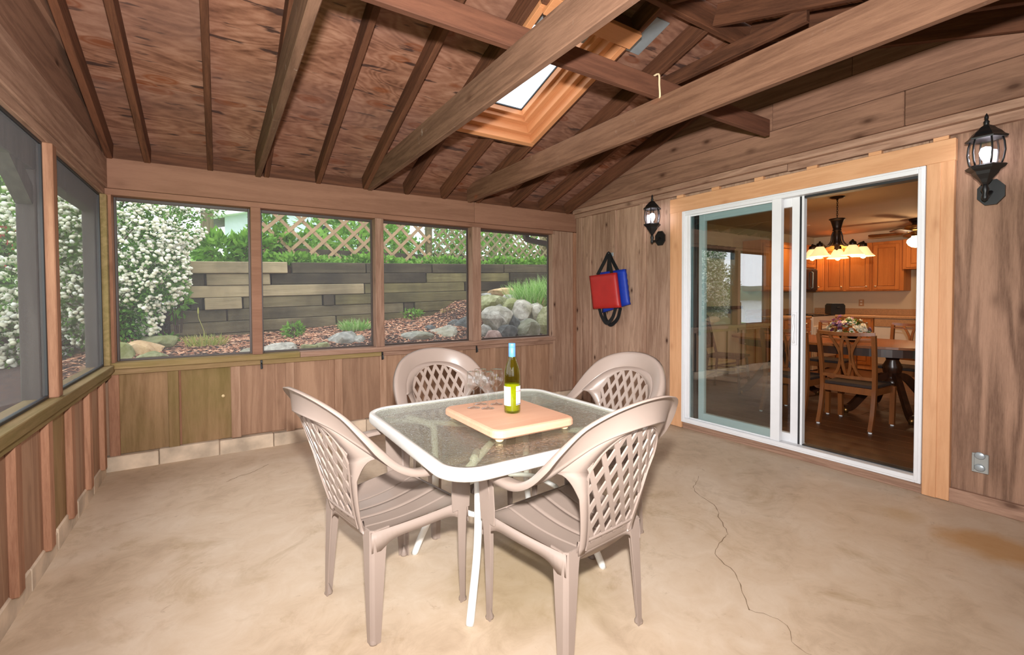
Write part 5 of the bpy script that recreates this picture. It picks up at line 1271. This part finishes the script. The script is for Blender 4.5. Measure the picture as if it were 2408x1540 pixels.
# rough core under the pile
for i, (x, y, z, w, h) in enumerate(((3.72, 6.05, .86, .42, .3), (4.15, 5.85, .80, .42, .3), (3.5, 5.75, .72, .4, .3), (4.3, 6.15, .9, .42, .3))): rock((x, y, z), w, h, 'st_dark', ['dark filler stone behind the mossy boulders at the top of the pile', 'dark filler stone behind the pale domed boulder', 'dark filler stone above the biggest flat topped boulder', 'dark filler stone under the brownish flat boulder'][i], group='boulders in the rock pile', seed=40+i)
ROW = [(2.06, 5.42, .77, .34, .12, 'st_grey', 'long low grey rock at the left of the third screen'), (2.34, 5.70, .83, .17, .11, 'st_dark', 'dark rock behind the long low grey one'), (2.48, 5.50, .80, .32, .16, 'st_light', 'pale rounded rock in the third screen'), (2.74, 5.82, .87, .18, .14, 'st_dark', 'dark pointed rock at the back of the third screen'),
       (2.86, 5.66, .86, .24, .2, 'st_dark', 'dark glossy rock beside the third mullion'), (2.24, 5.32, .74, .1, .06, 'st_light', 'tiny pale stone between the rocks of the third screen'), (.54, 5.32, .75, .28, .1, 'st_light', 'flat pale rock at the left of the second screen'), (.82, 5.30, .74, .16, .08, 'st_moss', 'small greenish rock near the flat pale one'), (.95, 5.33, .75, .12, .07, 'st_moss', 'smallest mossy stone of the second screen'),
       (1.20, 5.48, .79, .29, .15, 'st_grey', 'humped grey rock in the second screen'), (1.37, 5.42, .78, .15, .1, 'st_grey', 'small grey rock right of the humped one'), (-.76, 5.36, .77, .19, .15, 'st_moss', 'greenish rock in the bottom left corner of the first screen'), (-.60, 5.50, .79, .24, .13, 'st_tan', 'tan rock near the foot of the white bush'),
       (-.52, 5.78, .84, .26, .12, 'st_moss', 'dark mossy rock in the shade of the white bush'), (-.50, 5.32, .75, .19, .07, 'st_moss', 'flat mossy stone along the first screen sill'), (.27, 5.30, .74, .16, .08, 'st_light', 'flat stone at the right end of the first screen')]
for i, (x, y, z, w, h, m, lab) in enumerate(ROW): rock((x, y, z), w, h, m, lab, seed=60+i)

# ---- white flowering bushes (spirea)
def ellipsoid_pts(n, c, r, shell=.55):
    d = rng.normal(size=(n, 3)); d /= np.linalg.norm(d, axis=1)[:, None]; k = (shell+(1-shell)*rng.random(n))**.7
    return np.array(c)+d*np.array(r)*k[:, None], d
def lean(P, d):
    """rotation taking +y to direction d for every row, with random roll"""
    n = len(d); a = d/np.linalg.norm(d, axis=1)[:, None]; h = rng.normal(size=(n, 3)); x = np.cross(a, h); x /= np.linalg.norm(x, axis=1)[:, None]; z = np.cross(x, a); return np.stack([x, a, z], -1)
v1, f1 = ICO[1]; random.seed(2); CLU = ([tuple(Vector(q)*random.uniform(.72, 1.25)) for q in v1], f1)
def flower_bush(label, base, lobes, nfl, nlf, seed, size=.024):
    t = thing('flowering_bush', label, 'bush', base); b0 = np.array(base)
    tot = sum(l_[2] for l_ in lobes); FP = []; FD = []; LP = []; LD = []
    for c, r, w in lobes:
        p, d = ellipsoid_pts(int(nfl*w/tot), c, r, .80); FP.append(p); FD.append(d); p, d = ellipsoid_pts(int(nlf*w/tot), c, np.array(r)*.97, .35); LP.append(p); LD.append(d)
    FP = np.concatenate(FP); FD = np.concatenate(FD); LP = np.concatenate(LP); LD = np.concatenate(LD)
    # blossom hangs in drifts: keep those where a slow noise is high
    keep = np.array([mnoise.noise(Vector(p)*2.6+Vector((seed, 0, 0))) > -.30 for p in FP]); FP = FP[keep]; n = len(FP)
    s = size*rng.uniform(.7, 1.3, n); scatter_mesh('blossom_clusters', *CLU, FP, rotm(n), np.stack([s, s, s*.75], -1), 'petal', t)
    n = len(LP); s = rng.uniform(.03, .055, n); D = LD+rng.normal(size=(n, 3))*.7+np.array([0, 0, -.2]); scatter_mesh('foliage', *LEAF, LP, lean(LP, D), np.stack([s*1.2, s, s], -1), 'leaf_bush', t)
    b = MB(); random.seed(seed)
    for k in range(26):
        c, r, _ = random.choice(lobes); e = Vector(c)+Vector((random.uniform(-.8, .8)*r[0], random.uniform(-.8, .8)*r[1], random.uniform(-.5, .8)*r[2])); m = Vector((e.x*.35, e.y*.35, e.z*.7)); b.tube(catmull([(random.uniform(-.1, .1), random.uniform(-.1, .1), 0), m, e], 4), [.010, .010, .009, .008, .007, .006, .005, .004, .003], 5)
    b.out('stem', 'twig', t)
flower_bush('white flowering bush filling the left of the first back screen', (-.95, 6.0, .80), [((.10, 0, 1.0), (.62, .45, .62), 3), ((.42, -.12, .72), (.30, .30, .36), 1.3), ((.0, -.1, .45), (.42, .38, .45), 1.6), ((-.2, .1, 1.35), (.55, .4, .35), 1.4), ((.50, 0, 1.22), (.36, .3, .28), 1.0), ((.22, -.16, .33), (.28, .22, .28), .7), ((-.75, .2, .7), (.6, .5, .6), 1.2), ((.72, .35, 1.50), (.34, .3, .12), .22)], 5200, 11000, 1, .0195)
flower_bush('white flowering bush outside the left screens', (-1.9, 6.9, .45), [((0, 0, .70), (.85, .8, .62), 3), ((.25, -.3, .5), (.7, .5, .45), 2), ((-.5, .3, .6), (.6, .6, .5), 1.5)], 2300, 3600, 2, .027)
flower_bush('low white flowering bush beyond the left screen sill', (-1.5, 6.3, .42), [((0, 0, .45), (.5, .42, .42), 1)], 420, 1400, 3, .028)

# ---- green plants
def leafy(name, label, cat, base, lobes, n, size, mat, wide=1.0, group=None, stems=True):
    t = thing(name, label, cat, base, 0, group); tot = sum(w for *_, w in lobes); LP = []; LD = []
    for c, r, w in lobes: p, d = ellipsoid_pts(int(n*w/tot), c, r, .3); LP.append(p); LD.append(d)
    LP = np.concatenate(LP); LD = np.concatenate(LD); m = len(LP); s = size*rng.uniform(.6, 1.3, m)
    D = LD+rng.normal(size=(m, 3))*.6+np.array([0, 0, .1]); scatter_mesh('foliage', *LEAF, LP, lean(LP, D), np.stack([s*wide, s, s], -1), mat, t)
    if stems:
        b = MB(); random.seed(m)
        for k in range(10):
            c, r, _ = random.choice(lobes); e = Vector(c)+Vector((random.uniform(-.6, .6)*r[0], random.uniform(-.6, .6)*r[1], random.uniform(-.3, .6)*r[2])); b.tube([(e.x*.5, e.y*.5, 0), (e.x*.8, e.y*.8, e.z*.6), e], .007, 5)
        b.out('stem', 'twig', t)
    return t
leafy('shrub', 'bright green broad leaved shrub between the white bush and the lattice', 'shrub', (.12, 7.05, 1.66), [((-.1, 0, .22), (.34, .25, .22), 1), ((.30, -.05, .25), (.30, .25, .24), 1), ((.62, 0, .28), (.24, .2, .32), .8)], 1700, .12, 'leaf', 1.1)
leafy('hedge', 'deep green hedge closing the garden behind the white bush', 'hedge', (-2.0, 8.6, .55), [((0, 0, .9), (1.9, .6, 1.0), 3), ((.6, .0, .9), (.9, .5, .6), 1)], 6000, .12, 'leaf_dark', 1.1)
leafy('shrub', 'tall sprig of green leaves at the left end of the lattice', 'shrub', (.62, 7.3, 1.68), [((0, 0, .6), (.22, .2, .45), 1)], 450, .10, 'leaf', 1.2)
VP = [(1.1, 7.15), (1.7, 7.1), (2.3, 7.15), (2.95, 7.2), (3.6, 7.2), (4.2, 7.15), (4.8, 7.2), (5.4, 7.2)]
VL = ['leafy vine behind the left end of the tan lattice', 'leafy vine behind the middle of the tan lattice', 'leafy vine in front of the second mullion view of the lattice', 'leafy vine round the lattice post', 'leafy vine behind the olive lattice near its post', 'leafy vine behind the olive lattice above the rock pile', 'leafy vine behind the olive lattice over the grass clump', 'leafy vine at the far right end of the olive lattice']
for i, ((x, y), lab) in enumerate(zip(VP, VL)): leafy('vine', lab, 'vine', (x, y, 1.72), [((0, 0, .22+.1*(i % 3)), (.36, .16, .30+.08*(i % 2)), 1), ((.1, -.22, .05), (.32, .10, .10), .4)], 620, .085, 'leaf', 1.3, 'vines along the lattice')
for i, (x, lab) in enumerate(((.9, 'low green creeper on top of the wall at its left'), (1.9, 'low green creeper on top of the wall at mid length'), (3.0, 'low green creeper on the wall below the lattice post'), (4.2, 'low green creeper on the wall above the rocks'), (5.0, 'low green creeper at the right end of the wall'))): leafy('creeper', lab, 'plant', (x, 6.72, 1.73+.028*(x-.8)), [((0, 0, .05), (.55, .10, .08), 1)], 420, .075, 'leaf', 1.5, 'creepers on the retaining wall', False)
leafy('weed', 'small bright green leafy weed in the bark bed', 'plant', (.744, 6.0, .81), [((0, 0, .09), (.11, .1, .09), 1)], 160, .06, 'leaf', 1.2)
leafy('weed', 'low green weed near the back of the third screen bed', 'plant', (2.35, 6.36, 1.0), [((0, 0, .06), (.16, .1, .06), 1)], 120, .055, 'leaf', 1.1)
leafy('weed', 'green weed at the foot of the white bush', 'plant', (-.46, 5.95, .80), [((0, 0, .06), (.1, .08, .06), 1)], 90, .05, 'leaf', 1.1)
leafy('weed', 'dark green leaves between the white bush and the timber ends', 'plant', (-.38, 6.35, .9), [((0, 0, .35), (.12, .1, .18), 1)], 120, .09, 'leaf', 1.2)
BL = ([(-.5, 0, 0), (.5, 0, 0), (.42, .5, .10), (-.42, .5, .10), (.2, .85, -.02), (-.2, .85, -.02), (0, 1, -.16)], [(0, 1, 2), (0, 2, 3), (3, 2, 4), (3, 4, 5), (5, 4, 6)])
def tuft(label, base, rad, h, n, mat, group=None):
    t = thing('grass_tuft', label, 'grass', base, 0, group); a = rng.uniform(0, 2*PI, n); r = rad*np.sqrt(rng.random(n)); P = np.stack([r*np.cos(a), r*np.sin(a)*.7, np.zeros(n)], -1)
    D = np.stack([np.cos(a)*r/rad*.7+rng.normal(size=n)*.25, np.sin(a)*r/rad*.6+rng.normal(size=n)*.25, np.ones(n)], -1); s = h*rng.uniform(.6, 1.1, n); scatter_mesh('blades', *BL, P, lean(P, D), np.stack([np.full(n, .010), s, s], -1), mat, t)
tuft('tall clump of bright grass growing above the rock pile', (4.25, 6.02, 1.12), .30, .46, 900, 'grassblade')
tuft('second clump of bright grass spilling beside the right screen post', (4.62, 5.95, 1.15), .28, .50, 700, 'grassblade')
tuft('fine tuft of pale grass in the bark bed of the second screen', (1.48, 6.05, .86), .16, .17, 300, 'grassblade')
tuft('thin dry grass below the left end of the timber wall', (-.12, 5.7, .80), .17, .13, 160, 'drygrass'); tuft('sparse dry sprout beside the third screen', (2.95, 6.30, 1.03), .18, .11, 70, 'drygrass')
b = MB(); t = thing('seed_stalk', 'single tan grass seed stalk arching over the dry grass', 'grass', (-.12, 5.62, .80)); b.tube(catmull([(0, 0, 0), (-.01, 0, .15), (-.05, 0, .28), (-.055, 0, .33)], 4), .003, 5); b.out('stalk', 'drygrass', t); b = MB(); b.lathe([(0, .32), (.008, .34), (.006, .38), (0, .40)], 8, (-.055, 0, 0)); b.out('seed_head', 'drygrass', t)

# ---- trees, house and shed beyond
def tree(label, base, h, r, n, size=.20, mat='leaf_tree', trunk=.12):
    t = thing('tree', label, 'tree', base, 0, 'trees beyond the fence'); lobes = [((0, 0, h), (r, r, r*.8)), ((r*.6, .1, h-.4*r), (r*.6, r*.6, r*.5)), ((-r*.6, 0, h-.35*r), (r*.65, r*.6, r*.55)), ((0, 0, h+.5*r), (r*.6, r*.6, r*.5))]; LP = []; LD = []
    for c, q in lobes: p, d = ellipsoid_pts(n//4, c, q, .4); LP.append(p); LD.append(d)
    LP = np.concatenate(LP); LD = np.concatenate(LD); m = len(LP); s = size*rng.uniform(.6, 1.4, m); scatter_mesh('crown', *LEAF, LP, lean(LP, LD+rng.normal(size=(m, 3))*.8), np.stack([s*1.2, s, s], -1), mat, t)
    b = MB(); b.tube([(0, 0, -.2), (.03, 0, h*.5), (0, 0, h)], [trunk, trunk*.8, trunk*.4], 10); b.out('trunk', 'bark', t, True)
tree('slim grey trunked tree with pale leaves behind the broad leaved shrub', (-.15, 9.0, 1.9), 3.0, 1.1, 2600, .12, trunk=.10)
tree('light green tree standing left of the white siding house', (-2.6, 14.6, 2.2), 3.2, 1.6, 3000, .2)
tree('tree behind the white bush at the porch corner', (-3.9, 11.6, 1.0), 3.2, 1.7, 3000, .2)
tree('tree far left beyond the red shed', (-15, 24, .2), 4.5, 3.4, 3000, .34); tree('big green tree seen through the first left screen', (-8.2, 29, .5), 6.0, 3.2, 3200, .36); tree('tree by the lake shore seen mirrored in the door glass', (-5.6, 9.2, .1), 1.5, 1.0, 2200, .14, 'leaf_dark')
tree('tree beyond the lattice at the far right', (6.4, 11, 2.2), 1.6, 1.4, 2000, .2); tree('tree beyond the lattice post', (3.2, 12.5, 2.3), 1.2, 1.2, 1600, .2)
hs = thing('house', 'pale grey blue sided neighbour house with white eave behind the lattice', 'house', (3.2, 16.6, 2.2))
gb = box('ground_back', (-3.4, 9), (12.9, 22), (1.2, 2.21), 'turf', None, .01); tag(gb, None, None, None, 'structure')
b = MB()
for k in range(12): b.box((-3.0, 5.5), (-.02+.012, .05), (.16*k, .16*(k+1)+.004), .004, Matrix.Rotation(.04, 3, 'X'))
b.out('siding', 'siding', hs); b = MB(); b.box((-2.95, 5.45), (.02, 4), (0, 1.9), .01); b.out('wall', 'siding', hs)
v, f = sweep([Vector((-3.5, -.45, 1.55)), Vector((1.2, -.45, 2.75))], [Vector((0, 1, 0))]*2, [Vector((0, 0, 1))]*2, [(-.02, -.09), (.5, -.09), (.5, .09), (-.02, .09)]); mk('fascia', v, f, 'fascia', hs)
v, f = sweep([Vector((-3.6, 1.8, 1.72)), Vector((1.2, 1.8, 2.92))], [Vector((0, 1, 0))]*2, [Vector((0, 0, 1))]*2, [(-2.3, -.04), (2.3, -.04), (2.3, .04), (-2.3, .04)]); mk('roof', v, f, 'shingle', hs)
v, f = prism([(-2.95, 1.85), (-2.95, 1.70), (1.2, 2.72), (5.45, 1.7), (5.45, 1.85)], 0, .1); mk('gable', [(p[0], p[2], p[1]) for p in v], f, 'siding', hs)
fr = box('window', (-.75, .05), (-.06, .0), (.75, 1.75), 'fascia', hs); b = MB(); b.box((-.33, .33), (-.04, -.025), (-.43, .43)); b.out('pane', 'winglass', fr)
sd = thing('shed', 'red boarded shed across the lawn seen through the left screen', 'shed', (-6.1, 20.5, .9))
b = MB()
for k in range(20): b.box((-2+.2*k, -2+.2*k+.19), (-.02, .03), (0, 2.2), .004)
b.out('wall', 'redroof', sd); b = MB(); b.box((-1.95, 1.95), (.03, 3), (0, 2.2), .01); b.out('side_wall', 'redroof', sd)
for s in (-1, 1):
    v, f = sweep([Vector((0, 1.3, 3.15)), Vector((s*2.5, 1.3, 2.05))], [Vector((0, 1, 0))]*2, [Vector((s*.4, 0, .9))]*2, [(-1.8, -.04), (1.8, -.04), (1.8, .04), (-1.8, .04)]); mk('roof', v, f, 'redroof2', sd)
v, f = prism([(-2, 2.2), (2, 2.2), (0, 3.08)], 0, .06); mk('gable', [(p[0], p[2], p[1]) for p in v], f, 'redroof', sd)
b = MB(); b.box((-.45, .45), (-.05, -.02), (.02, 1.9)); b.out('door', 'fascia', sd)
# ---- eave and downspout
gt = thing('downspout', 'brown metal downspout elbow outside the fourth screen', 'downspout', (3.34, 4.9, 2.08))
P = [(0, 0, .12), (.0, 0, .0), (.03, -.01, -.055), (.16, -.05, -.085), (.30, -.10, -.115), (.37, -.12, -.17), (.38, -.12, -.30), (.38, -.12, -1.3)]
Pc = catmull(P, 4); T = tangents(Pc); O = [Vector((0, 1, 0))]*len(Pc); L = [o_.cross(t_).normalized() for o_, t_ in zip(O, T)]; v, f = sweep(Pc, O, L, [(-.034, -.03), (.034, -.03), (.034, .03), (-.034, .03)]); mk('pipe', v, f, 'gutter', gt)
b = MB(); b.box((-.04, .04), (-.04, .04), (.10, .14)); b.out('collar', 'gutter', gt)
gu = thing('eave_gutter', 'brown gutter along the porch eave above the back screens', 'gutter', (1.5, 4.93, 2.20)); b = MB(); b.box((-2.6, 2.6), (-.05, .05), (-.0, .09), .02); b.out('trough', 'gutter', gu); b = MB(); b.box((-2.61, -2.6), (-.055, .055), (-.005, .095)); b.out('end_cap', 'gutter', gu)
